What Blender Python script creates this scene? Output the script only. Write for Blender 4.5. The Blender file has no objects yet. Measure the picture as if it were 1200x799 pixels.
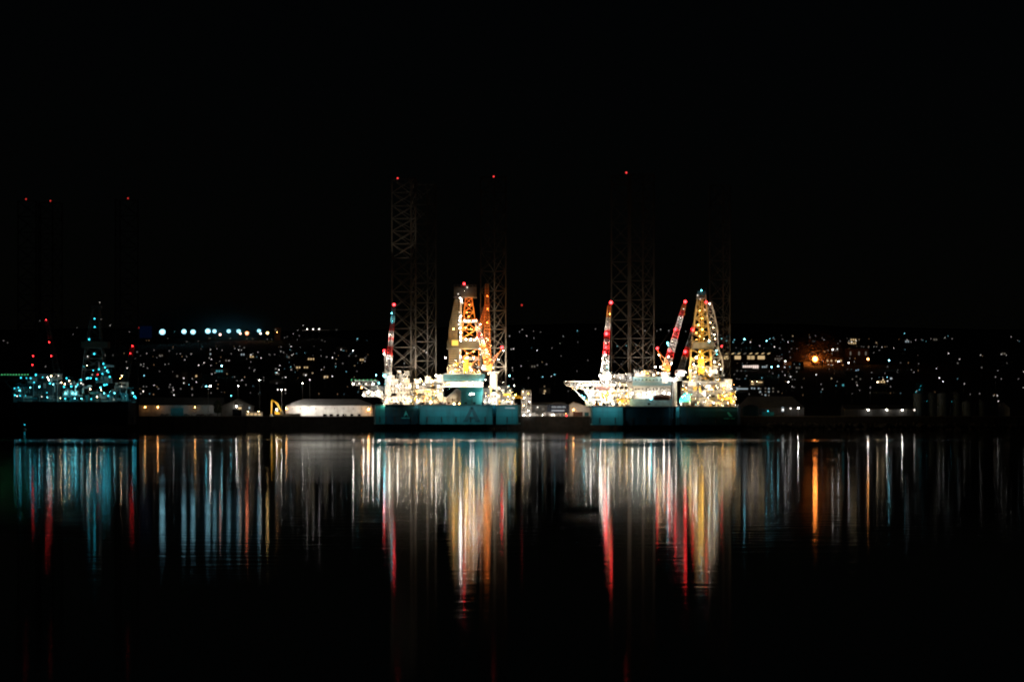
import bpy, math, random
from mathutils import Vector
C = bpy.context.scene.collection
SC = bpy.context.scene
R = math.radians
F, HZ, CAMH = 3750.0, 490.0, 6.6          # focal length in photo pixels, horizon row, camera height

def X(px, Y): return (px - 600.0) * Y / F
def Z(py, Y): return CAMH + (HZ - py) * Y / F
def P(px, py, Y): return Vector((X(px, Y), Y, Z(py, Y)))

# ------------------------------------------------------------------ materials
def mat(name, col, rough=0.6, metal=0.0, var=0.25, scale=0.6, stain=None, stain_amt=0.35):
    m = bpy.data.materials.new(name); m.use_nodes = True
    nt = m.node_tree; b = nt.nodes['Principled BSDF']
    b.inputs['Roughness'].default_value = rough
    b.inputs['Metallic'].default_value = metal
    tc = nt.nodes.new('ShaderNodeTexCoord')
    nz = nt.nodes.new('ShaderNodeTexNoise'); nz.inputs['Scale'].default_value = scale; nz.inputs['Detail'].default_value = 5
    nt.links.new(tc.outputs['Object'], nz.inputs['Vector'])
    rp = nt.nodes.new('ShaderNodeValToRGB')
    rp.color_ramp.elements[0].position = 0.3; rp.color_ramp.elements[1].position = 0.7
    lo = [max(0, c * (1 - var)) for c in col]; hi = [min(1, c * (1 + var)) for c in col]
    rp.color_ramp.elements[0].color = (*lo, 1); rp.color_ramp.elements[1].color = (*hi, 1)
    nt.links.new(nz.outputs['Fac'], rp.inputs['Fac'])
    out = rp.outputs['Color']
    if stain:
        n2 = nt.nodes.new('ShaderNodeTexNoise'); n2.inputs['Scale'].default_value = 0.5; n2.inputs['Detail'].default_value = 6
        mp = nt.nodes.new('ShaderNodeMapping'); mp.inputs['Scale'].default_value = (1, 1, 0.15)
        nt.links.new(tc.outputs['Object'], mp.inputs['Vector']); nt.links.new(mp.outputs['Vector'], n2.inputs['Vector'])
        r2 = nt.nodes.new('ShaderNodeValToRGB')
        r2.color_ramp.elements[0].position = 0.52; r2.color_ramp.elements[1].position = 0.68
        r2.color_ramp.elements[0].color = (0, 0, 0, 1); r2.color_ramp.elements[1].color = (stain_amt,) * 3 + (1,)
        nt.links.new(n2.outputs['Fac'], r2.inputs['Fac'])
        mx = nt.nodes.new('ShaderNodeMixRGB'); mx.inputs['Color2'].default_value = (*stain, 1)
        nt.links.new(r2.outputs['Color'], mx.inputs['Fac']); nt.links.new(out, mx.inputs['Color1'])
        out = mx.outputs['Color']
    nt.links.new(out, b.inputs['Base Color'])
    return m

def ribbed(name, col, pitch, rough=0.5, axis=0, depth=0.02):
    """profiled sheet: ribs along one axis as bump, with grime"""
    m = mat(name, col, rough, 0.0, 0.2, 0.25, stain=(0.12, 0.09, 0.06), stain_amt=0.3)
    nt = m.node_tree; b = nt.nodes['Principled BSDF']
    tc = nt.nodes.new('ShaderNodeTexCoord'); wv = nt.nodes.new('ShaderNodeTexWave')
    wv.bands_direction = 'XYZ'[axis]; wv.inputs['Scale'].default_value = 1.0 / pitch * 0.3
    nt.links.new(tc.outputs['Object'], wv.inputs['Vector'])
    bp = nt.nodes.new('ShaderNodeBump'); bp.inputs['Distance'].default_value = depth; bp.inputs['Strength'].default_value = 0.6
    nt.links.new(wv.outputs['Fac'], bp.inputs['Height']); nt.links.new(bp.outputs['Normal'], b.inputs['Normal'])
    return m

def emit(name, col, s, sample=True):
    m = bpy.data.materials.new(name); m.use_nodes = True
    nt = m.node_tree; nt.nodes.clear()
    e = nt.nodes.new('ShaderNodeEmission'); e.inputs[0].default_value = (*col, 1); e.inputs[1].default_value = s
    o = nt.nodes.new('ShaderNodeOutputMaterial'); nt.links.new(e.outputs[0], o.inputs[0])
    m.cycles.emission_sampling = 'FRONT_BACK' if sample else 'NONE'
    return m

WHITE, CYAN, AMBER, WARM, RED, GREEN, ORANGE, YEL = ((1, .90, .78), (.045, .74, .92), (1, .40, .10), (1, .68, .36),
    (1, .012, .012), (.15, 1, .35), (1, .22, .03), (1, .60, .12))
M = {
 'white_paint': mat('white_paint', (.66, .64, .61), .5, stain=(.22, .12, .06)),
 'grey_paint': mat('grey_paint', (.26, .27, .27), .55, stain=(.12, .08, .05)),
 'dark_paint': mat('dark_paint', (.05, .055, .06), .6),
 'black_steel': mat('black_steel', (.018, .018, .02), .6),
 'teal_hull': mat('teal_hull', (.006, .15, .17), .55, var=.2, scale=.12, stain=(.012, .08, .09), stain_amt=.6),
 'navy_and_hull_shade': mat('navy_and_hull_shade', (.006, .045, .065), .5, var=.2, scale=.2, stain=(.05, .04, .03)),  # true navy on the tank; on hulls it paints the unlit panels
 'teal_mark': mat('teal_mark', (.004, .062, .075), .6),
 'teal_paint': mat('teal_paint', (.015, .20, .24), .5, stain=(.05, .08, .08)),
 'blue_grey': mat('blue_grey', (.10, .19, .22), .55),
 'leg_steel': mat('leg_steel', (.058, .052, .044), .6, .0, .35, 1.2, stain=(.15, .07, .03)),
 'red_paint': mat('red_paint', (.62, .025, .02), .45),
 'orange_paint': mat('orange_paint', (.75, .29, .07), .45),
 'gold_paint': mat('gold_paint', (.72, .52, .20), .45),
 'yellow_paint': mat('yellow_paint', (.80, .46, .02), .4, var=.12),
 'brown_cover': mat('brown_cover', (.10, .05, .04), .7),
 'clad': ribbed('clad_sheet', (.09, .083, .065), 2.2, .6, 2, .06),
 'cyan_tarp': mat('cyan_tarp', (.05, .55, .58), .6),
 'lit_slat_olive': mat('lit_slat_olive', (.19, .155, .09), .6),
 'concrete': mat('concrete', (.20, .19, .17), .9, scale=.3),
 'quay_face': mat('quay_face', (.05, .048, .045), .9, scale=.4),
 'asphalt': mat('asphalt', (.05, .05, .05), .9),
 'earth': mat('earth', (.028, .034, .02), .95, scale=.02),
 'shed_white': ribbed('shed_white', (.62, .62, .60), 1.2),
 'shed_grey': ribbed('shed_grey', (.26, .27, .27), 1.2),
 'shed_dark': ribbed('shed_dark', (.10, .105, .11), 1.2),
 'roof_grey': ribbed('roof_grey', (.20, .21, .21), 2.4),
 'roof_white': ribbed('roof_white', (.40, .41, .41), 2.4, axis=0, depth=.05),
 'door_teal': mat('door_teal', (.02, .16, .20), .5),
 'sign_navy': mat('sign_navy', (.008, .02, .05), .4),
 'letter_white': mat('letter_white', (.8, .8, .8), .5),
 'brick': mat('brick', (.16, .10, .075), .9, scale=2),
 'render_wall': mat('render_wall', (.36, .34, .31), .9, scale=1),
 'slate': mat('slate', (.05, .052, .058), .7, scale=2),
 'glass_dark': mat('glass_dark', (.01, .012, .015), .08),
 'rubber': mat('rubber', (.015, .015, .015), .8),
 'car_dark': mat('car_dark', (.012, .014, .018), .25),
 'car_silver': mat('car_silver', (.35, .36, .38), .3, .3),
 'car_white': mat('car_white', (.7, .7, .7), .35),
 'foliage': mat('foliage', (.035, .06, .025), .8),
 'bark': mat('bark', (.06, .045, .03), .9),
 'rock': mat('rock', (.09, .085, .075), .95, scale=1.5),
 'silo': ribbed('silo_sheet', (.15, .19, .20), 1.5, .45, 2, .03),
}
for k_ in ('navy_and_hull_shade', 'black_steel', 'dark_paint', 'quay_face', 'silo', 'slate'): M[k_].node_tree.nodes['Principled BSDF'].inputs['Specular IOR Level'].default_value = .12
K = 1.0
E = {
 'flood_white': emit('flood_white', WHITE, 70*K), 'flood_warm': emit('flood_warm', WARM, 60*K), 'flood_cyan': emit('flood_cyan', (.16, .86, 1), 22*K),
 'flood_amber': emit('flood_amber', AMBER, 60*K), 'flood_yellow': emit('flood_yellow', YEL, 60*K), 'flood_orange': emit('flood_orange', ORANGE, 60*K),
 'avi_red': emit('avi_red', (1, .03, .035), 15*K), 'leg_red': emit('leg_red', (1, .05, .05), 1.9, False), 'avi_red_dim': emit('avi_red_dim', (1, .05, .04), .9, False), 'deck_green': emit('deck_green', GREEN, 1.1, False),
 'lens_cyan_dim': emit('lens_cyan_dim', CYAN, 3.6), 'lens_white_dim': emit('lens_white_dim', WHITE, 3.2),
 'window_warm': emit('window_warm', (1, .70, .34), .85, False), 'window_yellow': emit('window_yellow', (1, .62, .10), 1.6, False),
 'window_cool': emit('window_cool', (.75, .93, 1), .5, False), 'window_dim': emit('window_dim', (.85, .75, .6), .16, False),
 'window_cyan': emit('window_cyan', (.15, .8, .9), .5, False),
 'stadium': emit('stadium_flood', (.36, .82, 1), 3.6),
 'sodium': emit('sodium_flood', (1, .30, .05), 130),
 'hood': emit('added_hull_flood', (.80, .97, 1), 85),
 'screen_blue': emit('screen_blue', (.01, .07, .32), .022, False),
}

# ------------------------------------------------------------------ mesh collector
class MB:
    def __init__(s): s.v = []; s.f = []; s.m = []; s.mats = []
    def mi(s, m):
        if m not in s.mats: s.mats.append(m)
        return s.mats.index(m)
    def add(s, vs, fs, m):
        b = len(s.v); k = s.mi(m); s.v += [Vector(v) for v in vs]
        for f in fs: s.f.append([i + b for i in f]); s.m.append(k)
    def box(s, x0, x1, y0, y1, z0, z1, m):
        vs = [(x, y, z) for z in (z0, z1) for y in (y0, y1) for x in (x0, x1)]
        s.add(vs, [(0, 2, 3, 1), (4, 5, 7, 6), (0, 1, 5, 4), (2, 6, 7, 3), (0, 4, 6, 2), (1, 3, 7, 5)], m)
    def pbox(s, px0, px1, py0, py1, Y, dep, m):      # box given by its front outline in the photo at distance Y
        s.box(X(px0, Y), X(px1, Y), Y, Y + dep, Z(py1, Y), Z(py0, Y), m)
    def bar(s, p, q, r, m, n=4, r2=None):
        p = Vector(p); q = Vector(q); d = q - p
        if d.length < 1e-6: return
        d.normalize(); a = d.cross(Vector((0, 0, 1)))
        if a.length < 1e-3: a = d.cross(Vector((1, 0, 0)))
        a.normalize(); b = d.cross(a); r2 = r if r2 is None else r2
        vs = []
        for o, rr in ((p, r), (q, r2)):
            for k in range(n):
                t = 2 * math.pi * (k + .5) / n; vs.append(o + (a * math.cos(t) + b * math.sin(t)) * rr)
        fs = [(k, (k + 1) % n, n + (k + 1) % n, n + k) for k in range(n)] + [tuple(range(n - 1, -1, -1)), tuple(range(n, 2 * n))]
        s.add(vs, fs, m)
    def prism(s, poly, y0, y1, m):                   # polygon in XZ, extruded along Y
        n = len(poly); vs = [(x, y0, z) for x, z in poly] + [(x, y1, z) for x, z in poly]
        s.add(vs, [tuple(range(n)), tuple(range(2 * n - 1, n - 1, -1))] + [(k, k + n, (k + 1) % n + n, (k + 1) % n) for k in range(n)], m)
    def plan(s, poly, z0, z1, m):                    # polygon in XY, extruded along Z
        n = len(poly); vs = [(x, y, z0) for x, y in poly] + [(x, y, z1) for x, y in poly]
        s.add(vs, [tuple(range(n - 1, -1, -1)), tuple(range(n, 2 * n))] + [(k, (k + 1) % n, (k + 1) % n + n, k + n) for k in range(n)], m)
    def ball(s, c, r, m, n=6, st=4, sz=1.0):
        c = Vector(c); vs = [c + Vector((0, 0, r * sz))]
        for j in range(1, st):
            a = math.pi * j / st
            for k in range(n):
                t = 2 * math.pi * k / n; vs.append(c + Vector((r * math.sin(a) * math.cos(t), r * math.sin(a) * math.sin(t), r * sz * math.cos(a))))
        vs.append(c - Vector((0, 0, r * sz))); L = len(vs) - 1; fs = []
        for k in range(n):
            fs.append((0, 1 + k, 1 + (k + 1) % n)); fs.append((L, 1 + (st - 2) * n + (k + 1) % n, 1 + (st - 2) * n + k))
            for j in range(st - 2):
                a = 1 + j * n; fs.append((a + k, a + n + k, a + n + (k + 1) % n, a + (k + 1) % n))
        s.add(vs, fs, m)
    def build(s, name, parent=None, at=None):
        me = bpy.data.meshes.new(name); o0 = Vector(at) if at is not None else (root_of(parent) if parent else Vector((0, 0, 0)))
        me.from_pydata([tuple(v - o0) for v in s.v], [], s.f)
        for m in s.mats: me.materials.append(m)
        me.polygons.foreach_set('material_index', s.m); me.update()
        o = bpy.data.objects.new(name, me); C.objects.link(o)
        if parent: o.parent = parent
        elif at is not None: o.location = o0
        return o

def root_of(o):
    while o.parent: o = o.parent
    return Vector(o.location)

def tag(o, label=None, cat=None, group=None, kind=None):
    for k, v in (('label', label), ('category', cat), ('group', group), ('kind', kind)):
        if v: o[k] = v
    return o
def thing(name, loc, label, cat, group=None):
    o = bpy.data.objects.new(name, None); C.objects.link(o); o.location = loc; o.empty_display_size = .5
    return tag(o, label, cat, group)
def copy_tree(o, parent=None):
    c = o.copy(); C.objects.link(c); c.parent = parent
    for ch in list(o.children): copy_tree(ch, c)
    return c

# ------------------------------------------------------------------ lattices
def lerp(a, b, t): return a + (b - a) * t
def boom(mb, p, q, w0, w1, n, mats, r=.21, rb=.11):
    """square lattice boom from p to q; mats = list of band materials along its length"""
    p = Vector(p); q = Vector(q); d = (q - p).normalized(); side = Vector((0, 1, 0)); up = d.cross(side).normalized()
    def ring(t):
        w = lerp(w0, w1, t) / 2; c = lerp(p, q, t); return [c + side * a * w + up * b * w for a, b in ((-1, -1), (1, -1), (1, 1), (-1, 1))]
    for k in range(n):
        m = mats[min(len(mats) - 1, int(k * len(mats) / n))]; A = ring(k / n); B = ring((k + 1) / n)
        for i in range(4):
            j = (i + 1) % 4; mb.bar(A[i], B[i], r, m); mb.bar(B[i], B[j], rb, m, 3)
            mb.bar(A[i], B[j], rb, m, 3) if k % 2 else mb.bar(A[j], B[i], rb, m, 3)
def trileg(mb, cx, cy, w, zs, m, rc=.38, rb=.17, turn=0.0):
    """three-chord jack-up leg; zs = heights of its horizontals"""
    R3 = w / math.sqrt(3)
    cs = [Vector((cx + R3 * math.sin(turn + k * 2 * math.pi / 3), cy + R3 * math.cos(turn + k * 2 * math.pi / 3), 0)) for k in range(3)]
    up = lambda c, z: Vector((c.x, c.y, z))
    for c in cs: mb.bar(up(c, zs[0]), up(c, zs[-1]), rc, m, 6)
    for a in range(len(zs) - 1):
        for k in range(3):
            A, B = cs[k], cs[(k + 1) % 3]
            mb.bar(up(A, zs[a + 1]), up(B, zs[a + 1]), rb, m, 4)
            mid = (A + B) / 2; zm = (zs[a] + zs[a + 1]) / 2
            mb.bar(up(A, zs[a]), up(B, zs[a + 1]), rb, m, 4); mb.bar(up(B, zs[a]), up(A, zs[a + 1]), rb, m, 4)
    return cs
def tower(mb, levels, cy, m, r=.2, rb=.11):
    """four-post derrick; levels = (z, x0, x1, depth)"""
    rings = [[Vector((x0, cy - d / 2, z)), Vector((x1, cy - d / 2, z)), Vector((x1, cy + d / 2, z)), Vector((x0, cy + d / 2, z))] for z, x0, x1, d in levels]
    for A, B in zip(rings, rings[1:]):
        for i in range(4):
            j = (i + 1) % 4; mb.bar(A[i], B[i], r, m); mb.bar(B[i], B[j], rb, m); mb.bar(A[i], B[j], rb, m, 3); mb.bar(A[j], B[i], rb, m, 3)
def rail(mb, pts, m, h=1.1, step=2.0, r=.05):
    for a, b in zip(pts, pts[1:]):
        a = Vector(a); b = Vector(b); n = max(1, int((b - a).length / step)); u = Vector((0, 0, h))
        mb.bar(a + u, b + u, r, m, 3); mb.bar(a + u / 2, b + u / 2, r * .7, m, 3)
        for k in range(n + 1): c = lerp(a, b, k / n); mb.bar(c, c + u, r, m, 3)
def clutter(mb, px0, px1, py0, py1, Y, dep, n, seed, mats, big=7.0):
    """tanks, skids, pipe runs and frames of a rig's deck, each standing inside the given outline"""
    rn = random.Random(seed); x0, x1 = X(px0, Y), X(px1, Y); z0, z1 = Z(py1, Y), Z(py0, Y)
    mb.box(x0, x1, Y, Y + dep + 2, z0 - .25, z0 + .05, M['grey_paint']); rail(mb, [(x0, Y - .3, z0), (x1, Y - .3, z0)], M['grey_paint'])
    for k in range(int((x1 - x0) / 2.2)):
        xx = x0 + k * 2.2 + rn.uniform(-.6, .6); zz = z0 + (z1 - z0) * rn.uniform(.25, .95); mb.bar((xx, Y - rn.uniform(.2, 1), z0), (xx + rn.uniform(-.5, .5), Y - .3, zz), rn.uniform(.06, .16), M[rn.choice(('dark_paint', 'black_steel', 'grey_paint'))], 4)
        if k % 2: mb.bar((xx - 2, Y - .5, zz), (xx + rn.uniform(1, 4), Y - .5, zz - rn.uniform(-.8, .8)), .09, M['dark_paint'], 4)
    for k in range(n):
        w = rn.uniform(.8, big * .7); h = min(z1 - z0, rn.uniform(.8, big * .55)); d = rn.uniform(1, 4)
        x = rn.uniform(x0, max(x0 + .1, x1 - w)); z = z0 if rn.random() < .45 else rn.uniform(z0, max(z0 + .01, z1 - h)); y = Y + rn.uniform(0, dep); m = rn.choice(mats)
        t = rn.random()
        if t < .38: mb.box(x, x + w, y, y + d, z, z + h, m)
        elif t < .52: mb.bar((x, y, z + h / 2), (x + w * 1.4, y, z + h / 2), rn.uniform(.12, .7), m, 8)
        elif t < .70: mb.bar((x, y, z), (x, y, min(z1, z + h * 1.8)), rn.uniform(.1, .45), m, 8)
        elif t < .86:
            for q in range(4): mb.bar((x + w * q / 3, y, z), (x + w * q / 3, y, z + h), .09, m, 4)
            mb.bar((x, y, z + h), (x + w, y, z + h), .12, m, 4); mb.bar((x, y, z + h / 2), (x + w, y, z + h / 2), .08, m, 4)
            mb.bar((x, y, z), (x + w / 3, y, z + h), .07, m, 4); mb.bar((x + w / 3, y, z + h), (x + 2 * w / 3, y, z), .07, m, 4)
        else: rail(mb, [(x, y, z), (x + w, y, z)], m)

# ------------------------------------------------------------------ lamp meshes shared by copies
def lamp_mesh(name, em, r=.34, hood=True):
    mb = MB(); mb.ball((0, 0, 0), r, em, 6, 4)
    mb.box(-r * .5, r * .5, r * .9, r * 1.5, -r * .6, r * .9, M['black_steel']); mb.bar((0, r * 1.3, 0), (0, r * 2.2, -r * 1.5), r * .15, M['black_steel'], 4)
    if hood: mb.box(-r * .9, r * .9, -r * .2, r * 1.5, r * 1.0, r * 1.12, M['black_steel'])
    me = bpy.data.meshes.new(name); me.from_pydata([tuple(v) for v in mb.v], [], mb.f)
    for m in mb.mats: me.materials.append(m)
    me.polygons.foreach_set('material_index', mb.m); me.update(); return me
LM = {'W': lamp_mesh('floodlight_white', E['flood_white']), 'H': lamp_mesh('floodlight_warm', E['flood_warm']), 'C': lamp_mesh('floodlight_cyan', E['flood_cyan']),
      'A': lamp_mesh('floodlight_amber', E['flood_amber']), 'Y': lamp_mesh('floodlight_yellow', E['flood_yellow']), 'O': lamp_mesh('floodlight_orange', E['flood_orange']),
      'c': lamp_mesh('worklight_cyan', E['lens_cyan_dim'], .42), 'w': lamp_mesh('worklight_white', E['lens_white_dim'], .4),
      'R': lamp_mesh('aviation_red', E['avi_red'], .75, False), 'T': lamp_mesh('leg_red', E['leg_red'], .75, False), 'r': lamp_mesh('aviation_red_dim', E['avi_red_dim'], .5, False), 'G': lamp_mesh('perimeter_green', E['deck_green'], .3, False)}
def added_flood_mesh(name, em):
    """added fill flood hidden from view: closed housing, glass on its far side"""
    mb = MB(); g = M['black_steel']; a = .3
    mb.box(-a, a, -.3, .1, -a, a, g); mb.box(-a, a, .1, .3, a, a + .05, g); mb.bar((0, -.1, -a), (0, -.1, -1.2), .06, g)
    mb.add([(-a, .115, -a), (-a, .115, a), (a, .115, a), (a, .115, -a)], [(0, 1, 2, 3)], em)
    me = bpy.data.meshes.new(name); me.from_pydata([tuple(v) for v in mb.v], [], mb.f)
    for m in mb.mats: me.materials.append(m)
    me.polygons.foreach_set('material_index', mb.m); me.update(); return me
for k_, c_, s_ in (('iW', WHITE, 430), ('iH', (1, .74, .46), 430), ('iY', YEL, 440), ('iO', ORANGE, 380), ('iA', AMBER, 420), ('iC', (.16, .86, 1), 200)):
    e_ = emit('added_flood_' + k_[1].lower(), c_, s_); e_.cycles.emission_sampling = 'FRONT'; LM[k_] = added_flood_mesh('added_flood', e_)
lrn = random.Random(77)
def lamp(parent, px, py, Y, kind, sc=1.0, name='floodlight'):
    o = bpy.data.objects.new(name, LM[kind]); C.objects.link(o); o.parent = parent
    o.location = P(px, py, Y) - root_of(parent); o.scale = (sc,) * 3
    return o
def deck_lamps(parent, spec, Y):
    """bulkhead lamps seen from the river, every second one paired with an added flood hidden from view"""
    for n, it in enumerate(spec):
        px, py, k = it[:3]; s = (it[3] if len(it) > 3 else 1.0) * lrn.choice((.25, .35, .45, .6, .95))
        lamp(parent, px, py, Y, k, s, 'deck_lamp')
        if n % 6 < 5: lamp(parent, px + lrn.uniform(-1, 1), py + lrn.uniform(-1, .5), Y - 2.2, 'i' + (lrn.choice('WWWWHHY') if k in 'WHwc' else k if k in 'YOAC' else 'W'), lrn.uniform(.85, 1.4), 'added_flood')
def bulkhead_lamps(parent, regions, n, seed):
    """the many small working lamps of a deck"""
    rn = random.Random(seed); tot = sum((b - a) * (d - c) for a, b, c, d, Y in regions)
    for a, b, c, d, Y in regions:
        for k in range(max(1, round(n * (b - a) * (d - c) / tot))): lamp(parent, rn.uniform(a, b), c + (d - c) * rn.random(), Y, rn.choice('WWHHHYAwC'), rn.uniform(.16, .36), 'bulkhead_lamp')
def dark_gaps(parent, regions, seed):
    """dark blocks added as gaps of shade in front of the lit deck"""
    rn = random.Random(seed); m = (M['black_steel'], M['dark_paint'])
    for a, b, c, d, Y, n in regions:
        for k in range(n):
            px = rn.uniform(a, b); w = rn.uniform(1.2, 4.5); h = rn.uniform(.8, 3.2); py = rn.choice((d, d, c + (d - c) * .62, c + (d - c) * .33)); mb = MB(); mb.pbox(px, px + w, py - h, py, Y, 1.6, rn.choice(m)); mb.pbox(px - 1.5, px + w + 1.5, py, py + .3, Y - .2, 2.4, m[1])
            mb.bar(P(px + w * .3, py - h - rn.uniform(.5, 2.5), Y + .8), P(px + w * .3, py - h, Y + .8), .22, m[0], 6); mb.bar(P(px + w + .4, py - h * 1.3, Y), P(px + w + .4, py, Y), .12, m[0]); mb.bar(P(px + w, py - h, Y + .5), P(px + w + .4, py - h * 1.2, Y), .09, m[0])
            mb.build('dark_gap', parent)
def added_floods(parent, spec, Y, f=1.0):
    for px, py, k, s in spec: lamp(parent, px, py, Y, 'i' + k, s * f, 'added_flood')
def lamps(parent, spec, Y, name='floodlight', f=1.0):
    for it in spec:
        px, py, k = it[:3]; lamp(parent, px, py, it[4] if len(it) > 4 else Y, k, (it[3] if len(it) > 3 else 1.0) * f, name)
def hooded(parent, px, py, Y, out, em=None):
    """added lamp on an outrigger, its unseen lens lighting the hull side"""
    mb = MB(); p = P(px, py, Y); t = p + Vector((0, -out, 1.2))
    mb.bar(p + Vector((0, 1, 0)), t, .12, M['black_steel']); mb.box(t.x - .7, t.x + .7, t.y - .6, t.y + .6, t.z - .1, t.z + .35, M['black_steel'])
    mb.box(t.x - .7, t.x + .7, t.y - .66, t.y - .6, t.z - .55, t.z - .1, M['black_steel'])
    mb.add([(t.x - .6, t.y - .5, t.z - .13), (t.x - .6, t.y + .55, t.z - .13), (t.x + .6, t.y + .55, t.z - .13), (t.x + .6, t.y - .5, t.z - .13)], [(0, 1, 2, 3)], em or E['hood'])
    return mb.build('added_hull_light', parent)
def crane(parent, base, tip, w0, w1, n, bands, ped=None, apex=None, cab=None, lights=(), Y=1800, hook=True):
    """pedestal crane: pedestal, machinery house with cab, A-frame, lattice boom and red warning lamps"""
    cr = MB()
    if ped:
        (bx, by0, by1, r, m) = ped; cr.bar(P(bx, by1, Y), P(bx, by0, Y), r, m, 12)
        cr.bar(P(bx, by0, Y), P(bx, by0, Y) + Vector((0, 0, .8)), r * 1.5, m, 12)
    else: cr.bar(base - Vector((0, 0, 3)), base, 1.2, M['white_paint'], 12)
    c = cr.build('crane', parent)
    b = MB(); boom(b, base, tip, w0, w1, n, bands); b.build('boom', c)
    d = MB(); b0 = base + Vector((0, 0, -.5)); d.box(b0.x - 2.2, b0.x + 2.2, Y - 1.8, Y + 2.2, b0.z - 1.6, b0.z + 1.6, cab or M['white_paint'])
    d.box(b0.x - 2.9, b0.x - 1.4, Y - 2.6, Y - 1.0, b0.z - 1.2, b0.z + 1.4, M['white_paint']); d.box(b0.x - 2.75, b0.x - 1.55, Y - 2.64, Y - 2.59, b0.z - .2, b0.z + 1.0, M['glass_dark'])
    d.build('machinery_house', c)
    if apex is not None:
        a = MB(); up = Vector(apex)
        for dy in (-1.2, 1.2):
            a.bar(base + Vector((-1.6, dy, 1)), up + Vector((0, dy * .4, 0)), .2, cab or M['white_paint']); a.bar(base + Vector((1.6, dy, 1)), up + Vector((0, dy * .4, 0)), .2, cab or M['white_paint'])
        for t in (.3, .55, .8): a.bar(lerp(base + Vector((-1.6, -1.2, 1)), up, t), lerp(base + Vector((1.6, -1.2, 1)), up, t), .12, M['white_paint'])
        a.bar(up, lerp(base, tip, .93), .05, M['black_steel'], 3); a.bar(up, lerp(base, tip, .8), .05, M['black_steel'], 3)
        a.build('mast', c)
    if hook:
        h = MB(); t = tip; h.bar(t, t - Vector((0, 0, 5)), .05, M['black_steel'], 3); h.box(t.x - .35, t.x + .35, t.y - .3, t.y + .3, t.z - 6, t.z - 5, M['yellow_paint']); h.build('hook_block', c)
    for (px, py, s) in lights: lamp(c, px, py, Y - 1.6, 'R', s, 'warning_light')
    return c
# ------------------------------------------------------------------ world, camera, render settings
w = bpy.data.worlds.new("World"); SC.world = w; w.use_nodes = True
bg = w.node_tree.nodes['Background']; sky = w.node_tree.nodes.new('ShaderNodeTexSky'); sky.sky_type = 'NISHITA'; sky.sun_disc = False
sky.sun_elevation = R(28); sky.sun_rotation = R(200); w.node_tree.links.new(sky.outputs[0], bg.inputs[0]); bg.inputs[1].default_value = 0.00013
cd = bpy.data.cameras.new('camera'); cam = bpy.data.objects.new('camera', cd); C.objects.link(cam); SC.camera = cam
cam.location = (0, 0, CAMH); cam.rotation_euler = (R(90), 0, 0); cd.sensor_width = 36; cd.lens = 36 * F / 1200
cd.shift_y = (HZ - 399.5) / 1200; cd.clip_start = 1; cd.clip_end = 30000
SC.view_settings.view_transform = 'Standard'; SC.view_settings.look = 'None'; SC.view_settings.exposure = 0; SC.view_settings.gamma = 1
cy = SC.cycles; SC.render.engine = 'CYCLES'
cy.use_adaptive_sampling = False; cy.use_light_tree = True; cy.max_bounces = 4; cy.diffuse_bounces = 2; cy.glossy_bounces = 2; cy.transmission_bounces = 1
cy.caustics_reflective = False; cy.caustics_refractive = False; cy.sample_clamp_indirect = 4; cy.use_denoising = True
cy.filter_width = 2.1

# ------------------------------------------------------------------ setting: water, ground, quay
QY, QZ = 1860.0, CAMH + 1.0
def ymax(x): return 3230 + 70 * math.sin(x / 310.0 + 1) + 40 * math.sin(x / 97.0)
def gz(x, Y):
    if Y <= 1950: return QZ
    L = ymax(x); y = min(Y, L); z = CAMH + (2 + (y - 1950) / 12.4) * y / F
    if Y > L: z -= (Y - L) * .03
    return max(z, 5.0)
def ground_Y(px, py, h):
    """distance at which a thing h tall, standing on the slope, reaches up to row py"""
    Y = 2300.0
    for _ in range(40): Y = 1950 + (488 - py - h * F / Y) * 12.4
    return max(1960.0, min(Y, 3225.0))
def sheet(name, xs, ys, fz, m):
    me = bpy.data.meshes.new(name); n = len(xs)
    me.from_pydata([(x, y, fz(x, y)) for y in ys for x in xs], [], [(j * n + i, j * n + i + 1, (j + 1) * n + i + 1, (j + 1) * n + i) for j in range(len(ys) - 1) for i in range(n - 1)])
    me.materials.append(m); me.update(); o = bpy.data.objects.new(name, me); C.objects.link(o); return tag(o, kind='structure')

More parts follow.
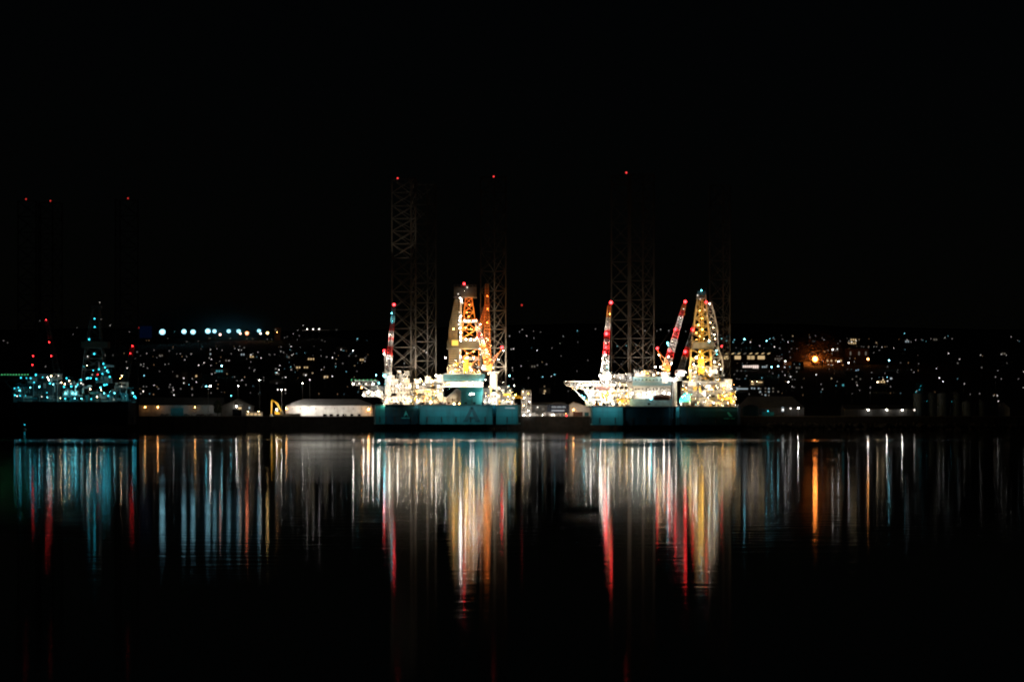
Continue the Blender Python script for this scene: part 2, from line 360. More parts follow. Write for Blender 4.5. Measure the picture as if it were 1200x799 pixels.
def water_mat():
    m = bpy.data.materials.new('river_water'); m.use_nodes = True; nt = m.node_tree; nt.nodes.clear(); N = nt.nodes.new; L = nt.links.new
    out = N('ShaderNodeOutputMaterial'); gl = N('ShaderNodeBsdfAnisotropic'); gl.distribution = 'BECKMANN'
    gl.inputs['Color'].default_value = (.92, .97, 1, 1)
    df = N('ShaderNodeBsdfDiffuse'); df.inputs['Color'].default_value = (.004, .008, .010, 1)
    fr = N('ShaderNodeFresnel'); fr.inputs['IOR'].default_value = 1.333; mx = N('ShaderNodeMixShader')
    L(fr.outputs[0], mx.inputs[0]); L(df.outputs[0], mx.inputs[1]); L(gl.outputs[0], mx.inputs[2]); L(mx.outputs[0], out.inputs[0])
    tc = N('ShaderNodeTexCoord')
    # calm lanes and wind streaks lying across the river
    mp = N('ShaderNodeMapping'); mp.inputs['Scale'].default_value = (1 / 900., 1 / 55., 1); nz = N('ShaderNodeTexNoise'); nz.inputs['Scale'].default_value = 1; nz.inputs['Detail'].default_value = 4
    L(tc.outputs['Object'], mp.inputs[0]); L(mp.outputs[0], nz.inputs[0])
    mr = N('ShaderNodeMapRange'); mr.inputs[1].default_value = .35; mr.inputs[2].default_value = .68; mr.inputs[3].default_value = WATER_R0; mr.inputs[4].default_value = WATER_R1
    L(nz.outputs['Fac'], mr.inputs[0])
    # a wind streak about 1.2 km out with a calm lane on this side of it
    sp = N('ShaderNodeSeparateXYZ'); L(tc.outputs['Object'], sp.inputs[0])
    wob = N('ShaderNodeTexNoise'); wob.inputs['Scale'].default_value = .004; L(tc.outputs['Object'], wob.inputs[0])
    wa = N('ShaderNodeMath'); wa.operation = 'MULTIPLY_ADD'; L(wob.outputs['Fac'], wa.inputs[0]); wa.inputs[1].default_value = 60; L(sp.outputs['Y'], wa.inputs[2])
    rp = N('ShaderNodeValToRGB'); e = rp.color_ramp.elements; e[0].position = 0; e[0].color = (.5,) * 3 + (1,); e[1].position = 1; e[1].color = (.5,) * 3 + (1,)
    for p, v in STREAK:
        q = rp.color_ramp.elements.new(p); q.color = (v, v, v, 1)
    dv = N('ShaderNodeMath'); dv.operation = 'DIVIDE'; L(wa.outputs[0], dv.inputs[0]); dv.inputs[1].default_value = 2000; L(dv.outputs[0], rp.inputs[0])
    ml = N('ShaderNodeMath'); ml.operation = 'MULTIPLY'; L(mr.outputs[0], ml.inputs[0])
    m2 = N('ShaderNodeMath'); m2.operation = 'MULTIPLY'; L(rp.outputs[0], m2.inputs[0]); m2.inputs[1].default_value = 2.0; L(m2.outputs[0], ml.inputs[1])
    L(ml.outputs[0], gl.inputs['Roughness'])
    # small ripples
    m3 = N('ShaderNodeMapping'); m3.inputs['Scale'].default_value = (1 / 6., 1 / 2.2, 1); n3 = N('ShaderNodeTexNoise'); n3.inputs['Scale'].default_value = 1; n3.inputs['Detail'].default_value = 2
    L(tc.outputs['Object'], m3.inputs[0]); L(m3.outputs[0], n3.inputs[0])
    bp = N('ShaderNodeBump'); bp.inputs['Strength'].default_value = 1; bp.inputs['Distance'].default_value = RIPPLE
    L(n3.outputs['Fac'], bp.inputs['Height']); L(bp.outputs[0], gl.inputs['Normal'])
    return m
WATER_R0, WATER_R1, RIPPLE = .048, .076, .010
STREAK = [(.36, .5), (.40, .40), (.43, .36), (.45, .5), (.485, .9), (.51, .9), (.53, .5), (.64, .45)]
sheet('river_water', [-6000, -2000, 0, 2000, 6000], [-400, 400, 900, 1400, QY + 1], lambda x, y: 0.0, water_mat())
sheet('ground', [-6000, -3000] + [-1500 + 60 * k for k in range(51)] + [3000, 6000],
      [QY + .5, 1900, 1950] + [1950 + 50 * k for k in range(1, 28)] + [3600, 4500, 6500, 10000], gz, M['earth'])
sheet('quay_apron', [-3000, -500, 0, 500, 3000], [QY + 2, QY + 42], lambda x, y: QZ + .004 + .004, M['concrete'])
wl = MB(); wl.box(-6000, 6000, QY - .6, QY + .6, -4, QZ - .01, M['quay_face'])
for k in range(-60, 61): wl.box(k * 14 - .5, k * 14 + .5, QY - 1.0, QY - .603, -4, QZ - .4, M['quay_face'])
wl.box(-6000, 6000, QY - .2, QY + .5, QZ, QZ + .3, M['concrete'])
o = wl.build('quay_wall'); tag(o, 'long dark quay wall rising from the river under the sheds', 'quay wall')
rb = MB(); rn = random.Random(5)
for k in range(420):
    x = X(rn.uniform(866, 1260), QY); y = QY - rn.uniform(1.5, 12); r = rn.uniform(.6, 1.7); rb.ball((x, y, (QY - y < 7) * 2.6 + rn.uniform(-.2, 1.2) - (QY - y) * .1), r, M['rock'], 5, 3, .7)
o = rb.build('rubble_bank'); tag(o, 'dark rock rubble along the foot of the right hand quay', 'rubble', kind='stuff')

# ------------------------------------------------------------------ middle rig
def hull(parent, pts, zpy0, zpy1, Yf, mats):
    """faceted hull from plan points (px, Y); one material per front facet"""
    mb = MB(); pl = [(X(px, Y), Y) for px, Y in pts]; z0, z1 = Z(zpy1, Yf), Z(zpy0, Yf); n = len(pl)
    for k in range(n):
        a, b = pl[k], pl[(k + 1) % n]; m = mats[k] if k < len(mats) else mats[-1]
        mb.add([(a[0], a[1], z0), (b[0], b[1], z0), (b[0], b[1], z1), (a[0], a[1], z1)], [(0, 1, 2, 3)], m)
    mb.add([(x, y, z1) for x, y in pl], [tuple(range(n))], M['grey_paint']); mb.add([(x, y, z0) for x, y in pl], [tuple(range(n - 1, -1, -1))], M['black_steel'])
    for k in range(min(n, len(mats))):                       # rubbing strake and deck edge
        a, b = pl[k], pl[(k + 1) % n]
        mb.bar((a[0], a[1] - .1, z1 - .25), (b[0], b[1] - .1, z1 - .25), .22, M['dark_paint'])
        d = Vector((b[0] - a[0], b[1] - a[1], 0)); q = max(1, int(d.length / 8)); nrm = Vector((d.y, -d.x, 0)).normalized() * .03; sm = M['teal_mark'] if mats[k] is M['teal_hull'] else M['black_steel']
        for s in range(1, q): c = Vector((*a, 0)) + d * s / q + nrm; mb.bar(c + Vector((0, 0, z0)), c + Vector((0, 0, z1)), .06, sm, 4)
        for s in (.36, .7): c = Vector((*a, z0 + (z1 - z0) * s)) + nrm; mb.bar(c, c + d, .05, sm, 4)
        for s in range(q): c = Vector((*a, 0)) + d * (s + .5) / q + nrm * 12; mb.bar(c + Vector((0, 0, z0 + 1)), c + Vector((0, 0, z0 + 4.2)), .28, M['rubber'], 8)
    return mb.build('hull', parent)
YB = 1790.0
rigB = thing('jackup_rig', (X(524, YB), YB + 30, 0), 'floodlit jack-up drilling rig with clad derrick, orange boom and bright teal hull', 'drilling rig', 'jack-up drilling rigs at the quay')
T, W_, G, D = M['teal_hull'], M['white_paint'], M['grey_paint'], M['dark_paint']
h = hull(rigB, [(440, 1797), (451, 1793), (453, 1793.5), (491, 1793.5), (492, 1790), (577, 1790), (577.6, 1796), (581, 1796), (581.6, 1790), (607, 1790), (610, 1830), (585, 1852), (460, 1852), (438, 1830)],
         474, 497, YB, [T, M['navy_and_hull_shade'], M['navy_and_hull_shade'], T, T, M['navy_and_hull_shade'], M['navy_and_hull_shade'], T, T, T])  # navy stands in for shade on the unlit panels of the teal hull
lg = MB(); y = 1789.9
for a, b, c, d in [((551.5, 477), (554.5, 477), (548, 494), (543, 494)), ((551.5, 477), (554.5, 477), (563, 494), (557, 494))]:
    lg.prism([(X(p, y), Z(q, y)) for p, q in (a, b, c, d)], y - .12, y, M['teal_mark'])
lg.pbox(548, 558, 488, 490.5, y - .15, .1, M['teal_mark']); lg.build('hull_emblem', h)
lg = MB(); y = 1793.4
lg.prism([(X(473, y), Z(488.5, y)), (X(475.4, y), Z(481, y)), (X(479, y), Z(488.5, y)), (X(476.2, y), Z(485.5, y))], y - .1, y, M['cyan_tarp'])
lg.pbox(470.5, 480, 489.3, 490, y - .1, .1, M['cyan_tarp']); lg.build('hull_emblem', h)
mk = MB()
for k in range(7): mk.pbox(592.2 + k * 1.7, 593.2 + k * 1.7, 477.3, 478.4, 1789.9, .1, M['letter_white'])
mk.pbox(591.8, 604.2, 477, 478.7, 1789.96, .05, M['teal_hull']); mk.build('lettering', h)
# helideck and its truss
hd = MB(); hd.plan([(X(p, 1800), Y) for p, Y in ((411, 1806), (416, 1797), (436, 1797), (443, 1803), (443, 1822), (436, 1828), (416, 1828), (411, 1819))], Z(446.6, 1800), Z(445.6, 1800), G)
hk = hd.build('helideck', rigB)
tr = MB()
for yy in (1799, 1812, 1824):
    tr.bar(P(430, 451, 1799), P(430, 451, 1824), .3, W_); a = [P(411.5 + k * 5, 447, yy) for k in range(7)]; b = [P(412.5 + k * 5.2, 451.6, yy) for k in range(7)]
    for k in range(6): tr.bar(a[k], b[k], .16, W_); tr.bar(b[k], a[k + 1], .16, W_); tr.bar(b[k], b[k + 1], .16, W_)
    tr.bar(P(441, 452, yy), P(452, 466, yy), .35, W_); tr.bar(P(424, 452, yy), P(450, 468, yy), .35, W_)
tr.pbox(425, 448, 458, 465, 1806, 8, W_); tr.pbox(434, 450, 452, 457, 1806, 8, G); tr.build('helideck_truss', hk)
for k in range(7): lamp(hk, 412 + k * 4.6, 445, 1796.5, 'G', 1, 'perimeter_light')
lamps(rigB, [(414, 449.5, 'W', .9), (421, 449.4, 'w'), (429, 449.6, 'w'), (437, 450, 'W', .8), (444, 449, 'C', .8), (426, 462.5, 'W', 1.1), (431.5, 459.5, 'W', 1.2), (437, 462, 'W', 1.2), (443, 459, 'W', 1.1), (445, 463.5, 'W', .9), (424, 454, 'A', .7)], 1795)
# accommodation block
ac = MB(); ac.pbox(453, 466, 444, 474, 1799, 14, W_); ac.pbox(466, 482, 449, 474, 1800, 14, W_); ac.pbox(455, 462, 440, 444, 1801, 8, W_)
for r_ in range(4):
    for k in range(7): ac.pbox(454.5 + k * 3.8, 455.9 + k * 3.8, 451 + r_ * 5.5, 453 + r_ * 5.5, 1798.95 + (1 if k > 2 else 0), .04, M['glass_dark'])
ab = ac.build('accommodation_block', rigB)
rl = MB()
for py in (449, 455, 461, 467): rail(rl, [P(453, py, 1798), P(482, py, 1798)], G); rl.pbox(453, 482, py, py + .35, 1797.6, 2.2, G)
rl.build('walkway', ab)
mods = [W_, G, W_, M['yellow_paint'], G, D]
for (a, b, c, d, n, sd, mm) in [(448, 492, 455, 474, 34, 1, mods), (484, 512, 450, 474, 40, 2, mods), (500, 524, 444, 474, 34, 3, mods), (566, 604, 452, 474, 44, 4, [W_, G, W_, M['yellow_paint'], D]), (464, 480, 434, 450, 16, 5, [W_, G])]:
    mb = MB(); clutter(mb, a, b, c, d, 1797, 10, n, sd, mm); mb.build('deck_module', rigB)
bk = MB(); bk.pbox(484, 520, 446, 474, 1812, 6, G); bk.pbox(566, 600, 455, 474, 1812, 8, G); bk.pbox(481, 602, 473.2, 474, 1810, 10, D); bk.pbox(481, 519, 456, 456.8, 1799, 12, D); bk.pbox(486, 493, 444, 450, 1806, 6, W_); bk.pbox(498, 505, 441, 449, 1806, 6, W_)
bk.pbox(512, 519, 439, 470, 1803, 5, W_); bk.build('machinery_deck', rigB)
# jack houses and legs
YL = 1822
legs = [(476, YL, 29.5 * .486, [497 + 12, 497, 474, 452, 430, 407, 385, 363, 342, 321, 302.6, 286, 271, 256.5, 241.5, 226, 210], .3), (498, YL + 14, 29 * .49, [509, 497, 474, 445, 423, 400.5, 378, 355, 332, 309, 286, 263, 240, 217], .15), (578.5, YL + 4, 29.5 * .486, [509, 497, 474, 452, 430, 408, 386, 364, 341, 318, 295, 272, 249, 226, 208], .05)]
for cx, cy_, wd, pys, tn in legs:
    mb = MB(); zs = [-6.0] + [Z(q, cy_) for q in pys]; trileg(mb, X(cx, cy_), cy_, wd, zs, M['leg_steel'], .36, .19, tn); l = mb.build('leg', rigB)
    j = MB(); j.pbox(cx - 17, cx + 17, 462, 474, cy_ - 9, 3, W_); j.pbox(cx - 17, cx + 17, 462, 474, cy_ + 7, 3, W_)
    j.pbox(cx - 17, cx - 13, 462, 474, cy_ - 6, 13, W_); j.pbox(cx + 13, cx + 17, 462, 474, cy_ - 6, 13, W_)
    for s in (-16, -5, 5, 16): j.pbox(cx + s - 1.5, cx + s + 1.5, 452, 474, cy_ - 9.5, 2, G)
    j.build('jack_house', rigB)
    if cx != 498: lamp(l, cx - 10 if cx < 500 else cx, pys[-1] - 1, cy_ - 8, 'T', .6, 'warning_light')
# derrick: open lattice inside, wind wall cladding, crown box, monkey board, drill floor
YD = 1815; dk = MB()
tower(dk, [(Z(q, YD), X(a, YD), X(b, YD), d) for q, a, b, d in ((437, 538, 562, 11), (420, 539, 561, 10.5), (408, 540, 561, 10), (397, 541, 560, 9.5), (386, 542, 558.5, 8.8), (375, 543, 557, 8), (366, 544, 555.5, 7), (357, 544.8, 554, 6), (349, 545.5, 553, 5))], YD, M['orange_paint'], .26, .15)
der = dk.build('derrick', rigB)
ww = MB(); n = 0
prof = [(444, 526, 539), (432, 526, 538.5), (420, 525.5, 538), (409, 525.5, 537.5), (398, 525.5, 537), (388, 525.8, 537), (378, 527, 537.3), (368, 529, 538), (358, 531.2, 539), (350, 533, 540), (346, 534, 541)]
for (q0, a0, b0), (q1, a1, b1) in zip(prof, prof[1:]):
    y = YD - 5; ww.prism([(X(a0, y), Z(q0, y)), (X(b0, y), Z(q0, y)), (X(b1, y), Z(q1, y)), (X(a1, y), Z(q1, y))], y, y + 8 - n * .001, M['clad']); ww.pbox(a1 - .3, b1 + .3, q1 - .2, q1 + .3, y - .25, .5, D)
    for s in range(4):
        t0, t1 = (s + .15) / 4, (s + .62) / 4; ww.prism([(X(lerp(a0, a1, t0) + .5, y), Z(lerp(q0, q1, t0), y)), (X(lerp(b0, b1, t0) - .3, y), Z(lerp(q0, q1, t0), y)), (X(lerp(b0, b1, t1) - .3, y), Z(lerp(q0, q1, t1), y)), (X(lerp(a0, a1, t1) + .5, y), Z(lerp(q0, q1, t1), y))], y - .2, y - .05, M['lit_slat_olive'])  # olive strips put the wall's lit slots into the paint
    n += 1
ww.build('wind_wall', der)
cb = MB(); cb.pbox(532, 558, 336, 347.5, YD - 6, 11, M['clad']); cb.pbox(531.5, 558.5, 347.5, 348.5, YD - 6.4, 12, G); cb.pbox(540, 549, 333.6, 336, YD - 3, 5, G); rail(cb, [P(532, 336, YD - 6), P(558, 336, YD - 6)], G); cb.build('crown_block', der)
mk = MB(); mk.pbox(524, 563, 400, 408, YD - 7.5, 13, M['clad']); mk.pbox(523.5, 563.5, 408, 408.8, YD - 8, 14, G); rail(mk, [P(524, 400, YD - 7.5), P(563, 400, YD - 7.5)], G)
mo = mk.build('monkey_board', der)
wn = MB(); wn.pbox(529.5, 537, 398.6, 404.8, YD - 7.7, .12, E['window_yellow']); wn.build('window', mo)
pf = MB()
for a, b, q in ((542, 560, 377), (541, 561, 399), (538, 563, 421)): pf.pbox(a, b, q, q + .8, YD - 6, 11, G); rail(pf, [P(a, q, YD - 6), P(b, q, YD - 6)], W_)
pf.bar(P(540, 440, YD - 6), P(540.6, 349, YD - 6), .25, W_); pf.bar(P(538.4, 440, YD - 6), P(539.4, 349, YD - 6), .25, W_)
for k in range(45): pf.bar(P(538.4, 439 - k * 2, YD - 6), P(540.5, 439 - k * 2, YD - 6), .08, W_, 3)
pf.build('ladder', der)
lamps(rigB, [(539.5, 349.5, 'W', .8), (541.5, 350.5, 'w'), (540.5, 353, 'W', .9), (542, 355, 'w'), (538.5, 366, 'w', .8), (540, 370.5, 'W', .95), (538.5, 372.5, 'w', 1.2), (538.5, 376, 'W', .9), (537.5, 380, 'w', 1.2), (539, 384.5, 'W', 1.), (540, 389.5, 'W', .9), (539.5, 395, 'W', 1.), (540, 399, 'W', .9), (539, 410.5, 'w', 1.1), (539.5, 418, 'W', .8), (539, 425, 'w', 1.), (531.5, 385.5, 'A', .95), (541, 396, 'w', .8), (547.5, 336.8, 'w', .9), (537, 344.5, 'w', .8)], YD - 7.5, 'ladder_lamp', .8)
lamps(rigB, [(545, 376, 'W', .95), (549.5, 376, 'H', .9), (554.5, 376, 'W', .95), (558, 376, 'H', .8), (546, 397.5, 'H', 1.), (551, 398, 'W', .9), (556, 398, 'H', .9), (559, 396, 'W', .8), (548, 419, 'H', .9), (555, 419, 'H', .9)], YD - 7, 'platform_lamp')
lamps(rigB, [(547, 366, 'A', .8), (550, 357, 'A', .8), (549, 371, 'O', .8), (546, 384, 'Y', .85), (553, 386, 'Y', .8), (550, 391, 'H', .7), (549, 406, 'Y', .8), (555, 412, 'Y', .7), (547, 414, 'Y', .8)], YD - .5, 'derrick_lamp', .72)
lamp(der, 544, 332.6, YD - 3, 'R', .75, 'warning_light')
df = MB(); df.pbox(519, 568, 438.5, 445.8, 1797, 22, M['teal_mark']); df.pbox(521, 566, 437.6, 438.4, 1796.5, 23, G)
for k in range(12): df.pbox(520 + k * 4, 520.4 + k * 4, 438.8, 445.5, 1796.85, .12, M['dark_paint'])
df.build('cantilever', rigB)
fl = MB(); clutter(fl, 524, 564, 424, 437.5, 1800, 10, 44, 9, [W_, W_, G, M['yellow_paint'], M['orange_paint']], 5)
fl.bar(P(545.5, 437, 1799), P(545.5, 418, 1799), 1.0, M['yellow_paint'], 8); fl.pbox(543, 548.5, 421, 434, 1799.5, 3, M['yellow_paint']); fl.build('drill_floor', rigB)
deck_lamps(rigB, [(526, 428, 'W', 1), (531, 432, 'H', .9), (534, 422, 'W', .8), (538, 434, 'H', 1), (542, 424, 'W', 1), (546, 419.5, 'W', .9), (552, 433, 'H', 1), (554, 420.5, 'W', 1), (558, 427, 'W', 1), (561, 434, 'H', .9), (565, 431, 'W', .9), (522, 419, 'W', .6), (548, 428, 'Y', 1.), (528, 435.5, 'W', .8), (557, 435, 'W', .9)], 1796.5)
# strip of lamps under the cantilever, teal house, gabled cover
un = MB(); un.pbox(519, 566, 447, 452.6, 1800, 10, W_); un.pbox(519, 567, 452.7, 453.4, 1797, 12, G); clutter(un, 520, 565, 446.5, 452.5, 1797.5, 3, 26, 12, [W_, M['yellow_paint'], G], 4); un.build('cantilever_beam', rigB)
deck_lamps(rigB, [(521, 450, 'H', .9), (526, 450.5, 'Y', .8), (531, 449, 'H', .9), (536, 451, 'H', .8), (541, 449.5, 'Y', .9), (546, 450.5, 'W', .9), (551, 449, 'W', .9), (556, 450, 'W', .8), (561, 450.5, 'H', .9), (564, 448, 'W', .7)], 1796.8)
tb = MB(); tb.plan([(X(537, 1795), 1795), (X(566, 1795), 1795), (X(566, 1808), 1808), (X(537, 1808), 1808)], Z(457.5, 1795), Z(453.6, 1795), M['teal_hull'])
tb.prism([(X(541, 1795), Z(474, 1795)), (X(564.5, 1795), Z(474, 1795)), (X(566, 1795), Z(457.6, 1795)), (X(537, 1795), Z(457.6, 1795))], 1795.05, 1807, M['teal_hull'])
tb.bar(P(553.4, 473.6, 1794.8), P(553.4, 462, 1794.8), .15, M['dark_paint']); tb.pbox(549.5, 557, 463, 464, 1794.6, .4, M['dark_paint']); tb.build('deck_house', rigB)
lamps(rigB, [(551.2, 461.7, 'W', .95), (554.6, 461.5, 'W', .85)], 1793.8)
gc = MB(); y = 1793; gc.prism([(X(a, y), Z(b, y)) for a, b in ((523, 473.9), (540, 473.9), (540, 458), (535, 454.6), (523, 466))], y, y + 9, M['shed_white'])
for k in range(8): gc.pbox(524 + k * 2.1, 524.5 + k * 2.1, 466 - min(k, 5) * 1.7, 473.8, y - .12, .1, G)
gc.pbox(529, 531, 467.5, 468.6, y - .2, .1, M['glass_dark']); gc.build('gabled_cover', rigB)
lamps(rigB, [(532, 473, 'H', .9), (538, 472.8, 'Y', .7), (526, 472.6, 'A', .8)], 1791.5)
# cranes
crane(rigB, P(454.5, 438, 1800), P(461.5, 360, 1800), 3.4, 1.5, 22, [W_, W_, W_, M['red_paint'], M['red_paint'], W_, M['red_paint'], W_, M['red_paint'], M['red_paint'], W_, M['blue_grey'], M['blue_grey']], ped=(454.5, 441, 474, 1.8, W_), apex=P(450.5, 413, 1800), Y=1800,
      lights=((461.8, 357, .95), (450.3, 411, .9)), hook=False)
lamps(rigB, [(459, 367, 'C', .75), (450, 414.5, 'W', .6), (450.5, 440, 'C', 1.9), (456, 442.5, 'W', .9), (457, 392, 'H', .4), (453, 427, 'w', .8), (459.5, 378, 'c', .5), (455, 420, 'w', .7)], 1796)
crane(rigB, P(572.5, 430, 1802), P(557, 373, 1802), 3.6, 1.8, 17, [M['orange_paint'], M['orange_paint'], W_, M['orange_paint'], W_, M['red_paint'], W_, W_, M['red_paint']], ped=(578.5, 437, 474, 2.2, W_), apex=P(588, 409, 1802), cab=M['orange_paint'], Y=1802, lights=((588.2, 407, .95),))
ob = MB(); boom(ob, P(571, 424, 1809), P(570.5, 333, 1809), 4.0, 1.6, 26, [M['orange_paint']], .2, .12); boom(ob, P(562, 386, 1808), P(570, 357, 1808), 2.2, 1.4, 8, [M['orange_paint']], .16, .1); ob.build('orange_lit_chord', rigB)  # added lattice; its orange paint stands in for a leg chord lit orange
lamps(rigB, [(570, 414, 'O', .9), (567.5, 404, 'O', .7), (572, 398, 'A', .8), (573, 391, 'w', .6), (571, 378, 'O', .8), (571.5, 362, 'O', .7), (571, 347, 'O', .55), (561, 385, 'O', .7), (563, 380, 'W', .6), (564.5, 392, 'H', .6), (566, 399, 'H', .7), (574, 428, 'Y', 1.0), (568.5, 424, 'A', .9), (578, 431, 'H', .7), (590, 411, 'W', .6), (584, 421, 'W', .7)], 1800.5, 'crane_lamp', .75)
# deck lamps
deck_lamps(rigB, [(449, 473, 'W', .9), (451, 466, 'W', .8), (455, 459, 'W', .9), (457, 448, 'W', 1), (462, 470, 'W', 1.1), (466, 452, 'W', 1.1), (469, 459, 'W', .9), (472, 446, 'W', 1), (473, 438, 'W', .9), (477, 442, 'W', .8), (475, 467, 'H', 1), (480, 453, 'W', 1.1), (481, 470, 'H', 1), (484, 462, 'H', .9), (485, 446, 'W', .8), (489, 468, 'W', 1.2), (489, 453, 'W', 1.1), (494, 459, 'Y', .9),
   (493, 444, 'W', .8), (497, 450, 'W', .9), (500, 464, 'Y', 1), (501, 440, 'H', .8), (505, 471, 'W', 1.1), (506, 447, 'W', 1.3), (509, 459, 'H', 1), (511, 440, 'W', 1.0), (513, 468, 'Y', 1), (514, 452, 'W', 1.2), (517, 440, 'W', 1.2), (517, 461, 'W', 1), (518, 471, 'W', 1.1), (488, 473, 'c', .9), (525, 456, 'C', .9), (569, 460, 'W', 1.0), (571, 470, 'W', 1.1), (576, 447, 'W', 1.2), (580, 463.5, 'W', 1.3),
   (580.5, 471.5, 'C', 1.2), (585, 455, 'W', .9), (589, 469, 'W', .8), (590, 447, 'W', .7), (593, 457, 'H', .8), (596, 452, 'C', .8), (597.5, 464, 'Y', .9), (600, 471, 'W', .8), (602, 466, 'H', .7), (604, 472.5, 'H', .6), (569, 445, 'W', .8), (573, 453, 'H', .9), (587, 433, 'W', .6), (572, 438, 'H', .9)], 1794.5)
for px in (443, 448, 496, 506, 516, 526, 536, 546, 556, 566, 586, 596, 604): hooded(rigB, px, 474.5, 1790, 6.0)
# spots added to light the legs; the crane-tip one follows the lit upper bays
def spot(name, parent, p, q, power, ang, col, blend=.25):
    ld = bpy.data.lights.new(name, 'SPOT'); ld.energy = power; ld.spot_size = R(ang); ld.spot_blend = blend; ld.color = col; ld.shadow_soft_size = .5
    o = bpy.data.objects.new(name, ld); C.objects.link(o); p = Vector(p); o.rotation_euler = (Vector(q) - p).to_track_quat('-Z', 'Y').to_euler(); o.parent = parent; o.location = p - root_of(parent)
    mb = MB(); d = (Vector(q) - p).normalized(); mb.bar(p - d * 1.3, p - d * .5, .35, M['black_steel'], 8, .55); mb.bar(p - d * 1.2 - Vector((0, 0, 2)), p - d * 1.2, .1, M['black_steel']); mb.build('spot_housing', parent)
    return o
spot('leg_spot', rigB, P(462.5, 359, 1797), P(472, 262, YL), 42000, 24, (1, .86, .66))
spot('leg_spot', rigB, P(473, 431, 1796), P(477, 414, YL), 52000, 56, (1, .88, .72), 1.0)
spot('leg_spot', rigB, P(500, 436, 1797), P(499, 412, YL + 14), 90000, 50, (1, .88, .72), 1.0)
spot('leg_spot', rigB, P(586, 447, 1806), P(581, 415, YL + 4), 240000, 66, (1, .84, .62), 1.0)
added_floods(rigB, [(548, 371, 'Y', .9), (550, 360, 'A', .8), (549, 354, 'A', .6), (546, 380, 'H', .7), (553, 384, 'Y', .9), (548, 391, 'Y', .9), (555, 394, 'H', .7), (551, 413, 'H', .8), (546, 410, 'Y', .7), (547, 428, 'W', .8), (557, 428, 'W', .8)], YD - 10, 1.45)
added_floods(rigB, [(572, 410, 'A', .9), (571, 392, 'A', .8), (566, 402, 'H', .7), (560, 384, 'H', .6), (571, 375, 'O', .6), (570, 355, 'O', .5)], 1799, 1.5)
added_floods(rigB, [(530, 392, 'A', .55), (531, 376, 'H', .35), (534, 362, 'H', .35), (531, 414, 'H', .4), (529, 435, 'A', .5), (531, 425, 'H', .35), (545, 341, 'W', .3)], YD - 10)
added_floods(rigB, [(564, 394, 'W', .5), (568, 412, 'H', .6), (574, 425, 'O', .7), (584, 420, 'W', .5), (458.5, 395, 'W', .4), (456.5, 418, 'W', .5), (460, 375, 'C', .4)], 1796, 2.2)
added_floods(rigB, [(416, 443.5, 'W', .6), (428, 443.5, 'W', .6), (440, 443.5, 'C', .7), (432, 462, 'W', .9), (441, 461, 'W', .9)], 1794)
bulkhead_lamps(rigB, [(449, 484, 446, 473, 1795), (484, 520, 444, 473, 1795), (566, 604, 450, 473, 1795), (522, 564, 424, 437, 1796), (560, 576, 395, 430, 1799)], 92, 8)
added_floods(rigB, [(487, 460, 'Y', 1.3), (495, 466, 'H', 1.4), (503, 458, 'H', 1.4), (511, 464, 'Y', 1.3), (516, 450, 'W', 1.4), (492, 450, 'W', 1.3), (530, 466, 'H', .55), (568, 466, 'W', 1.3), (588, 463, 'H', 1.3), (597, 468, 'H', 1.3), (546, 446, 'W', .7)], 1790.5, .85)
dark_gaps(rigB, [(449, 482, 448, 473.6, 1793.2, 9), (484, 519, 446, 473.6, 1793.2, 14), (567, 603, 452, 473.6, 1793.2, 10), (524, 562, 428, 437, 1796.5, 6)], 4)
# ------------------------------------------------------------------ right rig
YC = 1790.0
rigC = thing('jackup_rig', (X(780, YC), YC + 30, 0), 'floodlit jack-up drilling rig with three red banded cranes and an open yellow derrick', 'drilling rig', 'jack-up drilling rigs at the quay')
NV = M['navy_and_hull_shade']
h = hull(rigC, [(692, 1812), (694, 1790), (730, 1790), (733, 1792), (784, 1792), (786, 1794), (791.5, 1794), (792.5, 1791), (796, 1791), (797, 1793.5), (864, 1793.5), (868, 1812), (850, 1852), (710, 1852)],
         476, 498, YC, [T, T, NV, NV, NV, NV, T, M['teal_paint'], NV, NV])  # navy stands in for dim panels, the brighter teal strip for the lit corner
lg = MB(); y = 1793.4
lg.pbox(848, 861, 490, 490.8, y - .1, .1, M['cyan_tarp']); lg.prism([(X(p, y), Z(q, y)) for p, q in ((852, 483), (854, 483), (858.5, 488), (855, 488))], y - .12, y - .02, M['cyan_tarp']); lg.build('hull_emblem', h)
hd = MB(); hd.plan([(X(p, 1800), Y) for p, Y in ((661, 1806), (666, 1797), (690, 1795), (716, 1797), (716, 1826), (690, 1830), (666, 1828), (661, 1818))], Z(447.6, 1800), Z(446.6, 1800), W_); hk = hd.build('helideck', rigC)
tr = MB()
for yy in (1798, 1812, 1825):
    tr.bar(P(700, 452, 1798), P(700, 452, 1825), .3, W_); a = [P(662 + k * 6, 448, yy) for k in range(13)]; b = [P(664 + k * 6, 452 + min(k, 5) * 1.2, yy) for k in range(13)]
    for k in range(12): tr.bar(a[k], b[k], .17, W_); tr.bar(b[k], a[k + 1], .17, W_); tr.bar(b[k], b[k + 1], .2, W_)
    for p, q in ((672, 690), (684, 696), (702, 706), (716, 712)): tr.bar(P(p, 455, yy), P(q, 474, yy), .35, W_)
tr.pbox(668, 736, 449, 452.5, 1806, 3, W_); tr.build('helideck_truss', hk)
